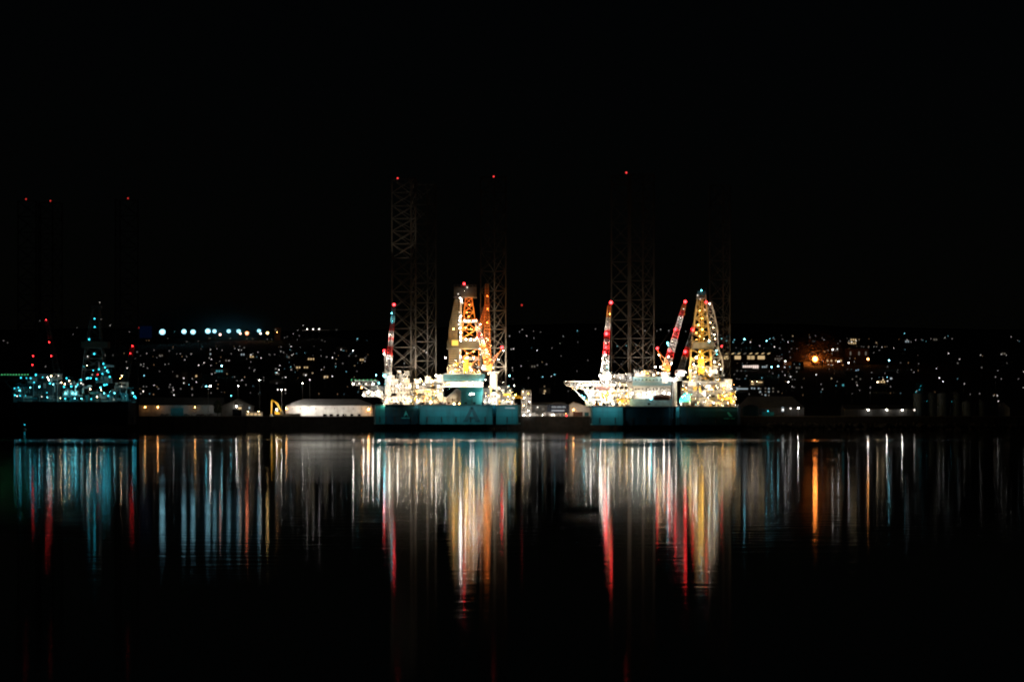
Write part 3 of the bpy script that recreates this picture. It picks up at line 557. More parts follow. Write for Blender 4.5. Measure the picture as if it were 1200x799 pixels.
deck_lamps(rigC, [(663, 446.5, 'W', 1.3), (669, 450, 'H', .8), (675, 451, 'W', .9), (681, 450.5, 'W', .9), (687, 451, 'W', 1.1), (692, 450, 'W', 1.), (697, 450.5, 'W', 1.2), (702, 450, 'W', 1.2), (708, 449.5, 'W', 1.), (714, 450.5, 'W', 1.), (720, 450, 'W', .9), (726, 449, 'H', .8), (671, 455, 'A', .7), (677, 456, 'w', .9), (682, 463, 'C', 1.5), (684.5, 465.5, 'C', 1.1), (680, 461, 'C', .9)], 1794)
lb = MB(); lb.bar(P(700.5, 455.3, 1795), P(713, 455.3, 1795), 1.2, M['brown_cover'], 8); lb.ball(P(700.5, 455.3, 1795), 1.2, M['brown_cover'], 8, 5); lb.ball(P(713, 455.3, 1795), 1.2, M['brown_cover'], 8, 5); lb.pbox(705, 708, 452.5, 454, 1794.4, 1.5, M['brown_cover'])
lb.bar(P(702, 448, 1795), P(702, 455, 1795), .1, W_); lb.bar(P(711.5, 448, 1795), P(711.5, 455, 1795), .1, W_); lb.build('lifeboat', rigC)
for (a, b, c, d, n, sd, mm) in [(686, 712, 457, 475, 40, 21, [W_, W_, G, M['yellow_paint']]), (706, 740, 453, 476, 50, 22, [W_, M['yellow_paint'], W_, G]), (797, 830, 447, 476, 56, 23, [W_, M['yellow_paint'], G, W_, D]), (826, 864, 450, 476, 60, 24, [W_, M['yellow_paint'], W_, G]), (712, 742, 437, 447, 24, 25, [W_, G]), (742, 770, 432, 441, 16, 26, [W_, G])]:
    mb = MB(); clutter(mb, a, b, c, d, 1798, 10, n, sd, mm, 6); mb.build('deck_module', rigC)
bk = MB(); bk.pbox(690, 740, 456, 476, 1812, 5, W_); bk.pbox(735, 742, 448, 476, 1800, 8, G); bk.pbox(798, 862, 457, 476, 1809, 6, G); bk.pbox(800, 846, 446, 457, 1810, 6, G); bk.pbox(688, 862, 475.2, 476, 1806, 14, D); bk.pbox(686, 742, 465.6, 466.3, 1799, 12, D); bk.pbox(797, 862, 464.6, 465.3, 1799.4, 12, D); bk.pbox(802, 862, 457, 457.6, 1799, 12, G)
bk.pbox(844, 858, 444, 457, 1806, 8, W_); bk.pbox(856, 861, 460, 474, 1800, 8, M['yellow_paint']); bk.build('machinery_deck', rigC)
# accommodation: blue-grey roof band, white wall, teal plinth
ac = MB(); ac.pbox(742, 786, 452, 467, 1801, 16, W_); ac.pbox(741.5, 786.5, 441.5, 452, 1798.5, 20, M['blue_grey']); ac.pbox(738, 787, 467, 476, 1798, 18, M['blue_grey'])
for k in range(10): ac.pbox(744 + k * 4.2, 745.6 + k * 4.2, 444.3, 445.8, 1798.4, .08, M['glass_dark']); ac.pbox(744 + k * 4.2, 745.4 + k * 4.2, 455, 456.5, 1800.9, .08, M['glass_dark'])
ac.pbox(741, 787, 446.8, 447.3, 1798.2, .3, G)
ab = ac.build('accommodation_block', rigC)
rl = MB(); rail(rl, [P(742, 441.5, 1798.6), P(786, 441.5, 1798.6)], G); rail(rl, [P(738, 467, 1798.1), P(786, 467, 1798.1)], G); rl.pbox(742, 786, 460, 460.5, 1799.6, 1.4, G); rl.build('walkway', ab)
for a, b in ((768, 783),):
    lb = MB(); lb.bar(P(a, 466, 1795), P(b, 466, 1795), 1.5, M['brown_cover'], 8); lb.ball(P(a, 466, 1795), 1.5, M['brown_cover'], 8, 5); lb.ball(P(b, 466, 1795), 1.5, M['brown_cover'], 8, 5); lb.pbox(773, 778, 462, 464, 1794.3, 2, M['brown_cover'])
    for q in (770, 781): lb.bar(P(q, 460, 1796), P(q, 466, 1795), .15, W_)
    lb.build('lifeboat', rigC)
added_floods(rigC, [(752, 463, 'W', .55), (764, 462, 'W', .6), (780, 463, 'W', .5)], 1796)
lamps(rigC, [(741, 461, 'W', 1.0), (748, 462, 'W', .8), (755, 461, 'W', 1.3), (761, 460, 'W', 1.35), (763, 467, 'C', 1.4), (767, 461, 'W', .9), (778, 460.5, 'W', 1.3), (784, 461, 'W', .9), (790, 473, 'H', .7)], 1797.6)
# legs
for cx, cy_, wd, pys, tn in [(752, 1822, 30 * .486, [510, 498, 478, 464, 441.5, 419, 396.5, 374, 351.5, 329, 306, 284, 261, 239, 216, 205], .12), (731, 1838, 25 * .49, [510, 498, 478, 464, 441, 419, 397, 375, 352, 330, 307, 285, 262, 240, 217, 206], .5), (845, 1826, 24 * .487, [510, 498, 478, 464, 455, 441, 428, 414, 400, 386, 372, 350, 328, 306, 284, 262, 240, 218], .25)]:
    mb = MB(); zs = [-6.0] + [Z(q, cy_) for q in pys]; trileg(mb, X(cx, cy_), cy_, wd, zs, M['leg_steel'], .38, .18, tn); l = mb.build('leg', rigC)
    j = MB()
    for s in (-15, -5, 5, 13): j.pbox(cx + s - 1.2, cx + s + 1.2, 455, 476, cy_ - 9.5, 2, G)
    j.pbox(cx - 16, cx + 15, 466, 476, cy_ - 8.5, 2, W_); j.build('jack_house', rigC)
    if cx == 752: lamp(l, 734, 202.5, cy_ - 8, 'T', .65, 'warning_light')
# derrick C
YD = 1814; dk = MB()
tower(dk, [(Z(q, YD), X(a, YD), X(b, YD), d) for q, a, b, d in ((442, 808, 834, 12), (432, 808.5, 833.5, 12), (421, 809, 833, 11.5), (409, 809.5, 832.5, 11), (401, 810.5, 832, 10.5), (391, 812, 831, 9.5), (382, 813.3, 830, 8.5), (373, 814.4, 829, 7.8), (364, 815.5, 828.2, 7), (356, 816.5, 827.5, 6.2), (349, 817.6, 827, 5.5), (342, 818.6, 826.3, 5))], YD, M['gold_paint'], .25, .13)
der = dk.build('derrick', rigC)
dk = MB()
tower(dk, [(Z(q, YD + 1), X(a, YD), X(b, YD), d) for q, a, b, d in ((442, 834, 846, 6), (430, 834, 847.5, 6), (419, 833.5, 846, 6), (409, 833, 842, 6), (398, 832, 841, 5.5), (387, 831, 841, 5), (376, 830, 839, 4.5), (365, 829, 836.5, 4), (354, 828.5, 833, 3))], YD + 1, M['white_paint'], .24, .14); dk.build('pipe_rack_tower', der)
cb = MB(); cb.pbox(816.5, 828, 349, 350, YD - 4, 8, G); cb.pbox(818, 827, 341, 345, YD - 3, 6, M['blue_grey']); rail(cb, [P(816.5, 349, YD - 4), P(828, 349, YD - 4)], W_); cb.bar(P(822, 341, YD), P(822, 336.5, YD), .2, W_); cb.bar(P(827.5, 346, YD), P(827.5, 337, YD), .1, W_); cb.build('crown_block', der)
mk = MB(); mk.pbox(812, 837, 401, 408.5, YD - 8, 14, G); rail(mk, [P(812, 401, YD - 8), P(837, 401, YD - 8)], G); mk.pbox(810, 839, 408.5, 409.2, YD - 8.5, 15, D); mk.build('monkey_board', der)
td = MB(); td.bar(P(822, 440, YD), P(822, 352, YD), .3, M['yellow_paint'], 6); td.bar(P(819.5, 440, YD - 2), P(819.5, 352, YD - 2), .25, M['yellow_paint']); td.bar(P(824, 440, YD - 2), P(824, 352, YD - 2), .25, M['yellow_paint']); td.pbox(818.5, 825, 420, 438, YD - 3, 4, M['yellow_paint']); td.build('top_drive', der)
lamps(rigC, [(822, 340.5, 'C', 1.1), (817.5, 346, 'w', 1), (820.5, 350.5, 'w', .8), (831.5, 356, 'W', .7), (826, 363, 'w', .8), (820, 364, 'Y', .7), (822.5, 373, 'Y', .8), (818.5, 381, 'Y', .85), (823, 386, 'Y', .95), (820, 394, 'Y', .9), (825, 397, 'H', .8), (816, 390, 'A', .7), (832.5, 378, 'H', .6), (836, 384, 'H', .65), (834, 391, 'w', .8), (837, 392, 'W', .8), (838, 397, 'H', .65), (831, 399, 'W', .9), (816.5, 398, 'A', .7), (828.5, 370, 'w', .7), (834, 371, 'w', .6)], YD - 4.6, 'derrick_lamp', .72)
lamps(rigC, [(831, 400, 'C', 1.2), (839.5, 411, 'C', 1.05), (840, 415, 'c', 1.3), (816, 419, 'W', 1.25), (820, 412, 'Y', .9), (813, 427, 'W', 1.1), (818, 428, 'Y', 1.1), (823, 419, 'Y', 1.1), (824, 430, 'Y', 1.), (809, 434, 'H', .9), (803, 436, 'W', 1.), (828, 436, 'H', .9), (837, 424, 'W', .9), (837.5, 429, 'w', 1.1), (838, 434, 'W', .9), (843, 427, 'H', .7), (845, 432, 'H', .6), (832, 439, 'W', .9), (842, 439, 'W', .7), (815, 436, 'H', .95), (848, 439.5, 'w', .8)], YD - 8.6, 'derrick_lamp', .72)
for px, py, s in ((827.5, 354, .75), (811, 385.5, .8), (845.8, 405.6, .5)): lamp(der, px, py, YD - 5, 'R', s, 'warning_light')
fl = MB(); clutter(fl, 806, 846, 426, 447, 1800, 10, 50, 31, [W_, G, M['yellow_paint'], W_], 5); fl.pbox(802, 850, 447, 448, 1799, 16, G); fl.build('drill_floor', rigC)
# cranes
RD, OP = M['red_paint'], M['orange_paint']
crane(rigC, P(708.5, 437, 1798), P(714, 358, 1798), 4.2, 1.5, 22, [W_, W_, W_, W_, RD, RD, RD, W_, RD, RD, W_, W_, W_, OP, OP, OP], ped=(709.5, 440, 449, 2.0, W_), Y=1798, lights=((716, 354.5, 1.15), (710.5, 391, 1.25), (710, 407, .85), (708.5, 413, .95)), hook=False)
pl = MB(); pl.pbox(703, 716, 436, 447, 1797, 6, W_); pl.pbox(695, 741, 446, 447, 1796, 14, D); pl.build('crane_platform', rigC)
lamps(rigC, [(710, 402, 'w', .8), (709, 416, 'W', .8), (705, 433, 'W', 1.), (712, 430, 'C', .9), (707, 425, 'W', .9), (713, 437, 'W', 1.), (703, 440, 'W', .9), (706, 420, 'H', .6), (713.5, 424, 'w', .8), (712, 377, 'w', .5), (714.5, 368, 'Y', .45)], 1794.8)
crane(rigC, P(781, 430, 1800), P(802, 357, 1800), 4.2, 1.8, 20, [W_, W_, RD, RD, W_, W_, W_, RD, RD, RD, W_, W_, W_, RD, RD, OP, OP], ped=(779, 438, 449, 2.2, W_), apex=P(770.5, 410, 1800), cab=OP, Y=1800, lights=((803, 353.5, 1.05), (791.5, 386, .9), (784.5, 411, .85), (770.3, 408, .9)))
crane(rigC, P(797, 436, 1797), P(813.5, 382, 1797), 3.2, 1.8, 15, [D, D, D, G, RD, RD, D, D, D, G, RD, RD], ped=(790.5, 446, 476, 1.45, G), Y=1797, lights=((803, 412, 1.1), (812, 386.5, .7)), hook=False)
pl = MB(); pl.pbox(783, 799, 444.6, 446, 1793.5, 7, W_); rail(pl, [P(783, 444.6, 1793.6), P(799, 444.6, 1793.6)], W_); pl.build('crane_platform', rigC)
tp = MB(); tp.prism([(X(p, 1794), Z(q, 1794)) for p, q in ((796, 471), (809, 471), (809, 462), (803, 460), (797, 466))], 1794, 1800, M['cyan_tarp']); tp.build('tarpaulin', rigC)
lamps(rigC, [(801, 362, 'w', .7), (800, 371, 'w', .5), (797, 380, 'w', .5), (788, 400, 'w', .6), (783, 418, 'W', .7), (787, 426, 'W', .8), (774, 430, 'H', .9), (779, 427, 'O', .9), (783, 434, 'O', .8), (771, 437, 'H', .9), (777, 438, 'W', .9), (772, 416, 'H', .6), (782.3, 402, 'C', 1.05), (768, 430, 'W', .7)], 1796, 'crane_lamp')
deck_lamps(rigC, [(689, 459, 'W', 1), (691, 472, 'W', .9), (695, 463, 'W', 1.1), (698, 468, 'W', 1.3), (703, 464, 'W', 1.3), (704, 473, 'W', 1.), (709, 460, 'H', 1.), (711, 469, 'H', 1.1), (716, 463, 'H', 1.), (718, 473, 'W', 1.), (722, 457, 'H', .9), (724, 467, 'Y', .9), (729, 461, 'H', 1.), (731, 472, 'Y', .9), (735, 455, 'W', .9), (735, 465, 'H', .9), (720, 441, 'W', .9), (727, 443, 'W', .8), (733, 438, 'H', .7), (738, 443, 'W', .9), (745, 437, 'H', .8), (752, 436, 'H', .8), (759, 437, 'Y', .8), (766, 439, 'W', .8)], 1795)
deck_lamps(rigC, [(785, 443.5, 'W', 1.1), (792, 443, 'W', 1.1), (797, 440, 'W', .9), (788, 447, 'W', .7), (806, 442, 'Y', .9), (804, 454, 'W', .9), (803, 465, 'C', .9), (798, 473, 'W', 1.), (811, 446, 'W', .9), (813, 456, 'H', .9), (815, 467, 'H', .9), (818, 472, 'Y', .9), (820, 450, 'W', .8), (824, 461, 'H', .9), (826, 471, 'H', .9), (831, 455, 'W', 1.), (834, 464, 'W', 1.), (836, 472, 'W', .9), (841, 454, 'W', 1.1), (843, 461, 'H', .9), (846, 468, 'Y', 1.), (850, 453.5, 'W', 1.2), (851, 463, 'Y', 1.1), (853, 472, 'W', 1.), (857, 455, 'W', .9), (858, 465, 'H', .9), (862, 474, 'H', .7), (847, 475, 'H', .6), (865, 474.5, 'w', .8)], 1795)
for px in (699, 707, 715, 723): hooded(rigC, px, 475.5, 1791, 5.5)
hooded(rigC, 794.2, 475.5, 1791, 2.0); hooded(rigC, 855, 475.5, 1793.5, 3.0, E['lens_cyan_dim']); hooded(rigC, 760, 475.5, 1792, 5.0, E['lens_cyan_dim'])

added_floods(rigC, [(812, 424, 'W', 1.1), (818, 432, 'Y', 1.2), (826, 424, 'Y', 1.1), (830, 432, 'H', 1.1), (840, 446, 'W', 1.2), (852, 450, 'H', .5), (806, 446, 'H', 1.1), (820, 362, 'H', .6), (821, 376, 'H', .75), (820, 390, 'Y', .75), (819, 415, 'Y', .9), (821, 428, 'Y', .9), (834, 370, 'H', .4), (836, 388, 'H', .5), (839, 420, 'W', .6), (841, 433, 'W', .6)], 1803, 1.3)
added_floods(rigC, [(710, 385, 'W', .5), (709, 405, 'W', .55), (708, 425, 'W', .7), (712, 366, 'H', .35), (798, 372, 'W', .5), (793, 390, 'W', .55), (787, 408, 'W', .5), (779, 428, 'O', .8), (776, 438, 'W', .7), (774, 420, 'H', .5), (805, 400, 'W', .3)], 1793, 2.0)
bulkhead_lamps(rigC, [(688, 740, 455, 474, 1794), (664, 735, 449, 453, 1793), (797, 864, 450, 475, 1794), (806, 846, 428, 446, 1798), ], 80, 9)
added_floods(rigC, [(800, 458, 'H', 1.3), (810, 466, 'Y', 1.4), (818, 460, 'W', 1.4), (826, 468, 'H', 1.4), (834, 458, 'W', 1.4), (842, 468, 'Y', 1.4), (850, 462, 'H', .9), (858, 468, 'Y', 1.2), (692, 466, 'W', 1.4), (702, 461, 'H', 1.4), (714, 468, 'H', 1.4), (726, 462, 'Y', 1.4), (734, 470, 'H', 1.3), (818, 438, 'Y', 1.5), (812, 432, 'W', 1.2), (820, 420, 'Y', 1.5), (824, 412, 'Y', 1.2)], 1791, .85)
dark_gaps(rigC, [(690, 738, 455, 475.6, 1793.4, 14), (668, 734, 449, 455, 1793.4, 8), (798, 862, 448, 475.6, 1793.4, 22), (808, 846, 430, 446, 1799, 8)], 5)
spot('leg_spot', rigC, P(744, 431, 1797), P(746, 413, 1822), 15000, 56, (1, .88, .72), 1.0); spot('leg_spot', rigC, P(763, 429, 1797), P(758, 410, 1822), 15000, 56, (1, .88, .72), 1.0); spot('leg_spot', rigC, P(852, 447, 1806), P(848, 425, 1826), 50000, 60, (1, .9, .8), 1.0)  # spots added to brighten the lower legs
# ------------------------------------------------------------------ far left rig, mostly unlit
YA = 1786.0
rigA = thing('jackup_rig', (X(88, YA), YA + 30, 0), 'dark unlit jack-up drilling rig dotted with cyan work lamps and hardly any white ones', 'drilling rig', 'jack-up drilling rigs at the quay')
BS = M['black_steel']; DP = M['dark_paint']
h = hull(rigA, [(17, 1800), (24, 1790), (150, 1790), (160, 1800), (160, 1835), (140, 1850), (30, 1850), (17, 1835)], 470.5, 497, YA, [NV, NV, BS, BS])  # navy front and black end facets paint the hull as unlit
hd = MB(); hd.plan([(X(p, 1800), Y) for p, Y in ((-14, 1800), (-8, 1793), (26, 1793), (34, 1800), (34, 1822), (26, 1829), (-8, 1829), (-14, 1822))], Z(440.4, 1800), Z(439.6, 1800), DP); hk = hd.build('helideck', rigA)
tr = MB()
for yy in (1796, 1812, 1826):
    for k in range(7): tr.bar(P(-12 + k * 7, 440.5, yy), P(-8 + k * 7, 446, yy), .2, DP); tr.bar(P(-8 + k * 7, 446, yy), P(-5 + k * 7, 440.5, yy), .2, DP)
    tr.bar(P(10, 446, 1796), P(10, 446, 1826), .3, DP); tr.bar(P(-8, 446, yy), P(36, 446, yy), .25, DP); tr.bar(P(6, 446, yy), P(26, 470, yy), .4, DP); tr.bar(P(24, 446, yy), P(30, 470, yy), .4, DP)
tr.build('helideck_truss', hk)
for k in range(11): lamp(hk, -1 + k * 3.35, 438.9, 1792.5, 'G', .95, 'perimeter_light')
ac = MB(); ac.pbox(30, 72, 444, 471, 1800, 16, DP); ac.pbox(40, 66, 438, 444, 1802, 12, G); ac.pbox(16, 30, 455, 471, 1800, 12, G); ac.build('accommodation_block', rigA)
for (a, b, c, d, n, sd) in [(16, 72, 440, 471, 60, 41), (70, 104, 440, 471, 50, 42), (100, 158, 448, 471, 60, 43), (112, 131, 424, 448, 26, 44)]:
    mb = MB(); clutter(mb, a, b, c, d, 1794, 8, n, sd, [G, DP, M['white_paint'], M['teal_paint']]); mb.build('deck_module', rigA)
ct = MB()
for a, b in ((74, 80), (82.5, 91)): ct.pbox(a, b, 458, 463.5, 1794, 6, W_)
ct.pbox(70, 94, 464.2, 464.8, 1793, 10, G); ct.build('deck_house', rigA)
for cx, cy_, dd, tp_ in [(37, 1828, 11, 236), (60, 1842, 12, 238), (146, 1826, 12, 235)]:
    mb = MB(); n = 15; trileg(mb, X(cx, cy_), cy_, 13.5, [-6] + [lerp(Z(510, cy_), Z(tp_, cy_), k / n) for k in range(n + 1)], BS, .36, .18, .2 + cx * .01); l = mb.build('leg', rigA)
    lamp(l, {37: 30.5, 60: 59, 146: 150}[cx], tp_ - 2.5, cy_ - 7, 'r', .8, 'warning_light')
dk = MB(); YD = 1812
tower(dk, [(Z(q, YD), X(a, YD), X(b, YD), d) for q, a, b, d in ((446, 97, 124, 12), (433, 98, 123, 11.5), (420, 99.5, 121.5, 11), (408, 101, 120, 10), (396, 103, 118.5, 9), (384, 105, 117.5, 8), (373, 107, 117, 7), (362, 109, 116.5, 6))], YD, M['grey_paint'], .22, .12)
der = dk.build('derrick', rigA); mk = MB(); mk.pbox(95, 126, 400, 407.5, YD - 7, 13, M['clad']); mk.build('monkey_board', der)
cb = MB(); cb.pbox(107, 118, 358, 361, YD - 3, 6, G); cb.bar(P(117, 358, YD), P(117, 355, YD), .15, G); cb.build('crown_block', der)
lamps(rigA, [(116.8, 354.2, 'w', .45), (110.8, 373.5, 'c', 1.25), (111, 383, 'c', 1.2), (104.5, 397.6, 'c', 1.5), (110.5, 414.6, 'c', 1.6), (102.8, 417.6, 'w', .8), (118.5, 374, 'w', .3), (102, 427.8, 'H', .5), (98.3, 429.5, 'c', .6), (109.2, 434, 'c', .9), (108, 439, 'w', .6)], YD - 7.5, 'derrick_lamp', .72)
crane(rigA, P(68, 440, 1800), P(54.5, 376, 1800), 3.2, 1.4, 18, [DP, DP, G], Y=1800, ped=(68, 442, 470, 1.6, DP), lights=((54, 374.7, .3), (57.7, 401, .36), (60, 417, .36)), hook=False)
crane(rigA, P(39, 445, 1800), P(38, 428, 1800), 2.6, 1.4, 6, [DP], Y=1800, ped=(39, 447, 470, 1.4, DP), lights=((38.8, 417, .38), (38, 427.3, .36)), hook=False)
crane(rigA, P(146, 450, 1800), P(156, 404, 1800), 3.2, 1.5, 14, [DP, DP, M['red_paint']], Y=1800, ped=(145, 452, 470, 1.6, DP), lights=((155.3, 405.3, .36), (152.8, 414, .3)), hook=False)
lamps(rigA, [(23, 457.5, 'C', .62), (17, 455, 'c', .7), (21.5, 454, 'c', .7), (17.5, 463, 'c', .9), (20, 464, 'w', .8), (23.5, 463.5, 'c', .8), (30, 463.5, 'c', .5), (35.5, 454, 'C', .62), (46, 453.2, 'C', .8), (40, 448, 'c', .8), (42, 439.2, 'c', 1.1), (24.5, 442.5, 'c', .9), (31, 443, 'c', .6), (36, 443, 'c', .9), (50, 442, 'c', .7), (55.5, 442, 'W', .4), (57, 445, 'W', .5), (60, 440.5, 'H', .5), (58.5, 449, 'c', 1.1), (62.3, 450.3, 'C', .72), (68.5, 440.3, 'w', .8), (71.8, 448, 'H', .5), (76, 449.8, 'H', .55), (81, 446, 'H', .5), (78, 443, 'c', .9), (75, 453.2, 'c', 1.1), (83.5, 452.6, 'c', 1.1), (83, 449.5, 'w', .7), (89.2, 453, 'C', .6), (91, 450.5, 'c', .9), (77, 461, 'C', .72), (85, 460.8, 'C', .72), (88.5, 461.2, 'C', .72), (76.5, 467, 'c', 1.), (87.5, 466.6, 'C', .6), (95.5, 467, 'C', .6), (70.7, 466.2, 'H', .4), (55.5, 465.5, 'C', .52), (55, 460, 'c', .6), (49, 464.6, 'w', .6), (94.8, 445, 'c', .9), (95, 448.8, 'w', .9), (97.3, 450.2, 'w', .6), (101.8, 443.3, 'C', .6), (103.5, 443, 'c', 1.), (106.4, 443, 'c', 1.), (113, 444, 'c', 1.), (105.6, 455.8, 'H', .6), (117.8, 454, 'C', .6), (118.5, 457, 'H', .4), (122.3, 451, 'c', 1.2), (125, 450.5, 'c', 1.), (122, 460.6, 'C', .55), (134.2, 460.6, 'C', .62), (127, 463.7, 'c', 1.), (113.7, 464.8, 'H', .5), (107, 467.5, 'c', .9), (133.5, 468, 'w', .5), (121.2, 426.2, 'c', 1.), (116, 432.6, 'c', 1.), (123, 430.5, 'c', 1.), (125.3, 434.3, 'C', .5), (120, 438, 'c', .9), (127, 436, 'c', .9), (114.4, 438.7, 'R', .3), (128.7, 441.5, 'c', 1.1), (142.5, 440.5, 'H', .45), (141, 443, 'A', .35), (142.6, 452.6, 'w', .6), (155.6, 460.5, 'C', .7), (157.5, 464.3, 'c', 1.2), (159, 466, 'c', .9), (149, 431.2, 'w', .5)], 1791, 'work_lamp')
ap = MB(); ap.bar(P(143, 470, 1794), P(148, 458, 1794), .18, W_); ap.bar(P(148, 470, 1794), P(148.5, 456, 1794), .18, W_); ap.bar(P(146, 470, 1794), P(141, 459, 1794), .18, W_); ap.build('davit', rigA)
added_floods(rigA, [(20, 460, 'C', .4), (32, 452, 'C', .35), (44, 456, 'C', .5), (56, 458, 'C', .4), (62, 446, 'C', .45), (76, 448, 'A', .4), (78, 458, 'C', .8), (87, 458, 'C', .8), (96, 452, 'C', .4), (104, 446, 'C', .45), (106, 458, 'H', .4), (118, 458, 'C', .45), (128, 458, 'C', .5), (124, 438, 'C', .5), (118, 430, 'C', .4), (108, 430, 'H', .35), (112, 404, 'C', .3), (142, 445, 'H', .35), (146, 464, 'C', .5), (155, 464, 'C', .5), (70, 466, 'C', .4)], 1789)
# ------------------------------------------------------------------ sheds and buildings on the quay
def shed(name, label, px0, px1, py_eave, py_ridge, Y, dep, wall, roof, py_base=None, hip=0.0, cat='warehouse', trim=None):
    """long shed lying along the quay: wall, pitched roof with its ridge along X (hip = how far the ridge ends are drawn in, metres)"""
    x0, x1 = X(px0, Y), X(px1, Y); ze, zr = Z(py_eave, Y), Z(py_ridge, Y); zb = gz(0, Y); yc = Y + dep / 2
    t = thing(name, ((x0 + x1) / 2, yc, zb), label, cat); mb = MB(); mb.box(x0, x1, Y, Y + dep, zb, ze, wall)
    n = max(2, int((x1 - x0) / 7))
    for k in range(n + 1): mb.box(x0 + (x1 - x0) * k / n - .08, x0 + (x1 - x0) * k / n + .08, Y - .1, Y - .003, zb, ze, trim or M['grey_paint'])
    if hip == 0: mb.add([(x0, Y, ze), (x0, Y + dep, ze), (x0, yc, zr), (x1, Y, ze), (x1, Y + dep, ze), (x1, yc, zr)], [(0, 1, 2), (4, 3, 5)], wall)
    mb.build('wall', t); rf = MB(); o = .5
    A, B = (x0 - o, x1 + o); ra, rb_ = x0 - o + hip, x1 + o - hip; sl = (zr - ze) / (dep / 2)
    vs = [(A, Y - o, ze - sl * o + .05), (B, Y - o, ze - sl * o + .05), (rb_, yc, zr + .05), (ra, yc, zr + .05), (A, Y + dep + o, ze - sl * o + .05), (B, Y + dep + o, ze - sl * o + .05)]
    fs = [(0, 1, 2, 3), (5, 4, 3, 2)] + ([(4, 0, 3), (1, 5, 2)] if hip else [])
    rf.add(vs + [(a, b, c + .15) for a, b, c in vs], fs + [tuple(i + 6 for i in f) for f in fs], roof)
    rf.bar((A, Y - o, ze - sl * o), (B, Y - o, ze - sl * o), .12, M['grey_paint']); rf.build('roof', t); return t
def gable(name, label, px0, px1, px_ap, py_ap, py_e0, py_e1, Y, dep, wall, roof, cat='shed'):
    """shed with its gable end to the water"""
    x0, x1, xa = X(px0, Y), X(px1, Y), X(px_ap, Y); zb = gz(x0, Y)
    t = thing(name, ((x0 + x1) / 2, Y + dep / 2, zb), label, cat); mb = MB()
    mb.prism([(x0, zb), (x1, zb), (x1, Z(py_e1, Y)), (xa, Z(py_ap, Y)), (x0, Z(py_e0, Y))], Y, Y + dep, wall); mb.build('wall', t); rf = MB()
    for a, za, b, zb_ in ((x0, Z(py_e0, Y), xa, Z(py_ap, Y)), (xa, Z(py_ap, Y), x1, Z(py_e1, Y))):
        d = Vector((b - a, 0, zb_ - za)).normalized() * .5
        a2, za2 = (a - d.x, za - d.z) if a == x0 else (a, za); b2, zb2 = (b + d.x, zb_ + d.z) if b == x1 else (b, zb_)
        rf.prism([(a2, za2 + .03), (b2, zb2 + .03), (b2, zb2 + .28), (a2, za2 + .28)], Y - .6, Y + dep + .5, roof)
    rf.build('roof', t); return t
def wall_pack(parent, px, py, Y, kind, sc=1.0, arm=1.2):
    o = lamp(parent, px, py, Y - arm, kind, sc, 'wall_lamp'); mb = MB(); p = P(px, py, Y - arm); mb.bar(p + Vector((0, .3, .3)), (p.x, Y, p.z + .5), .07, M['black_steel']); mb.build('lamp_bracket', parent); return o
def flat_part(parent, name, px0, px1, py0, py1, Y, m, d=.12, p=.1):
    mb = MB(); mb.pbox(px0, px1, py0, py1, Y - p, d, m); return mb.build(name, parent)

Y1 = 1882
t = shed('warehouse', 'long grey shed with three orange wall lamps and a teal door', 163, 259, 474.5, 466, Y1, 26, M['shed_grey'], M['roof_grey'])
for px, k, s in ((170, 'A', .8), (185, 'A', .85), (228.5, 'A', .75)): wall_pack(t, px, 477, Y1, k, s, 1.6)
added_floods(t, [(193, 478, 'W', .22), (208, 478, 'C', .3), (220, 478, 'W', .25), (237, 478, 'C', .25), (247, 478, 'W', .3)], Y1 - 6)
flat_part(t, 'door', 200, 215, 478, 488, Y1, M['door_teal']); flat_part(t, 'door', 226, 230.5, 481, 488, Y1, M['grey_paint'])
t = gable('gabled_shed', 'small grey gabled shed with a white lamp over its dark doorway', 260, 294, 278, 468, 476, 476, 1876, 22, M['shed_grey'], M['roof_grey'])
wall_pack(t, 277, 476, 1876, 'W', .7); flat_part(t, 'door', 272.5, 283, 479.5, 488, 1876, M['glass_dark']); flat_part(t, 'window', 279, 283, 477, 479.4, 1876, E['window_warm']); flat_part(t, 'window', 291.5, 293, 476.5, 479, 1876, E['window_cool'])
t = shed('warehouse', 'big white ribbed warehouse with amber lamps at both ends', 335, 436, 475, 467.6, 1880, 40, M['shed_white'], M['roof_white'], hip=9, trim=M['shed_white'])
for px, py, k, s in ((335.5, 478.5, 'A', .9), (361, 478, 'W', .75), (432, 479.5, 'A', 1.5), ): wall_pack(t, px, py, 1880, k, s, 2.0)
added_floods(t, [(343, 478.5, 'W', 0.72), (352, 478.5, 'W', 0.85), (361, 478.5, 'W', 1.10), (370, 478.5, 'W', 0.85), (381, 478.5, 'W', 0.72), (392, 478.5, 'W', 0.65), (403, 478.5, 'W', 0.65), (414, 478.5, 'W', 0.65), (424, 478.5, 'H', 0.65)], 1871.5)
flat_part(t, 'door', 398, 406, 478, 488, 1880, M['shed_white']); flat_part(t, 'door', 366, 373, 479, 488, 1880, M['shed_white'])
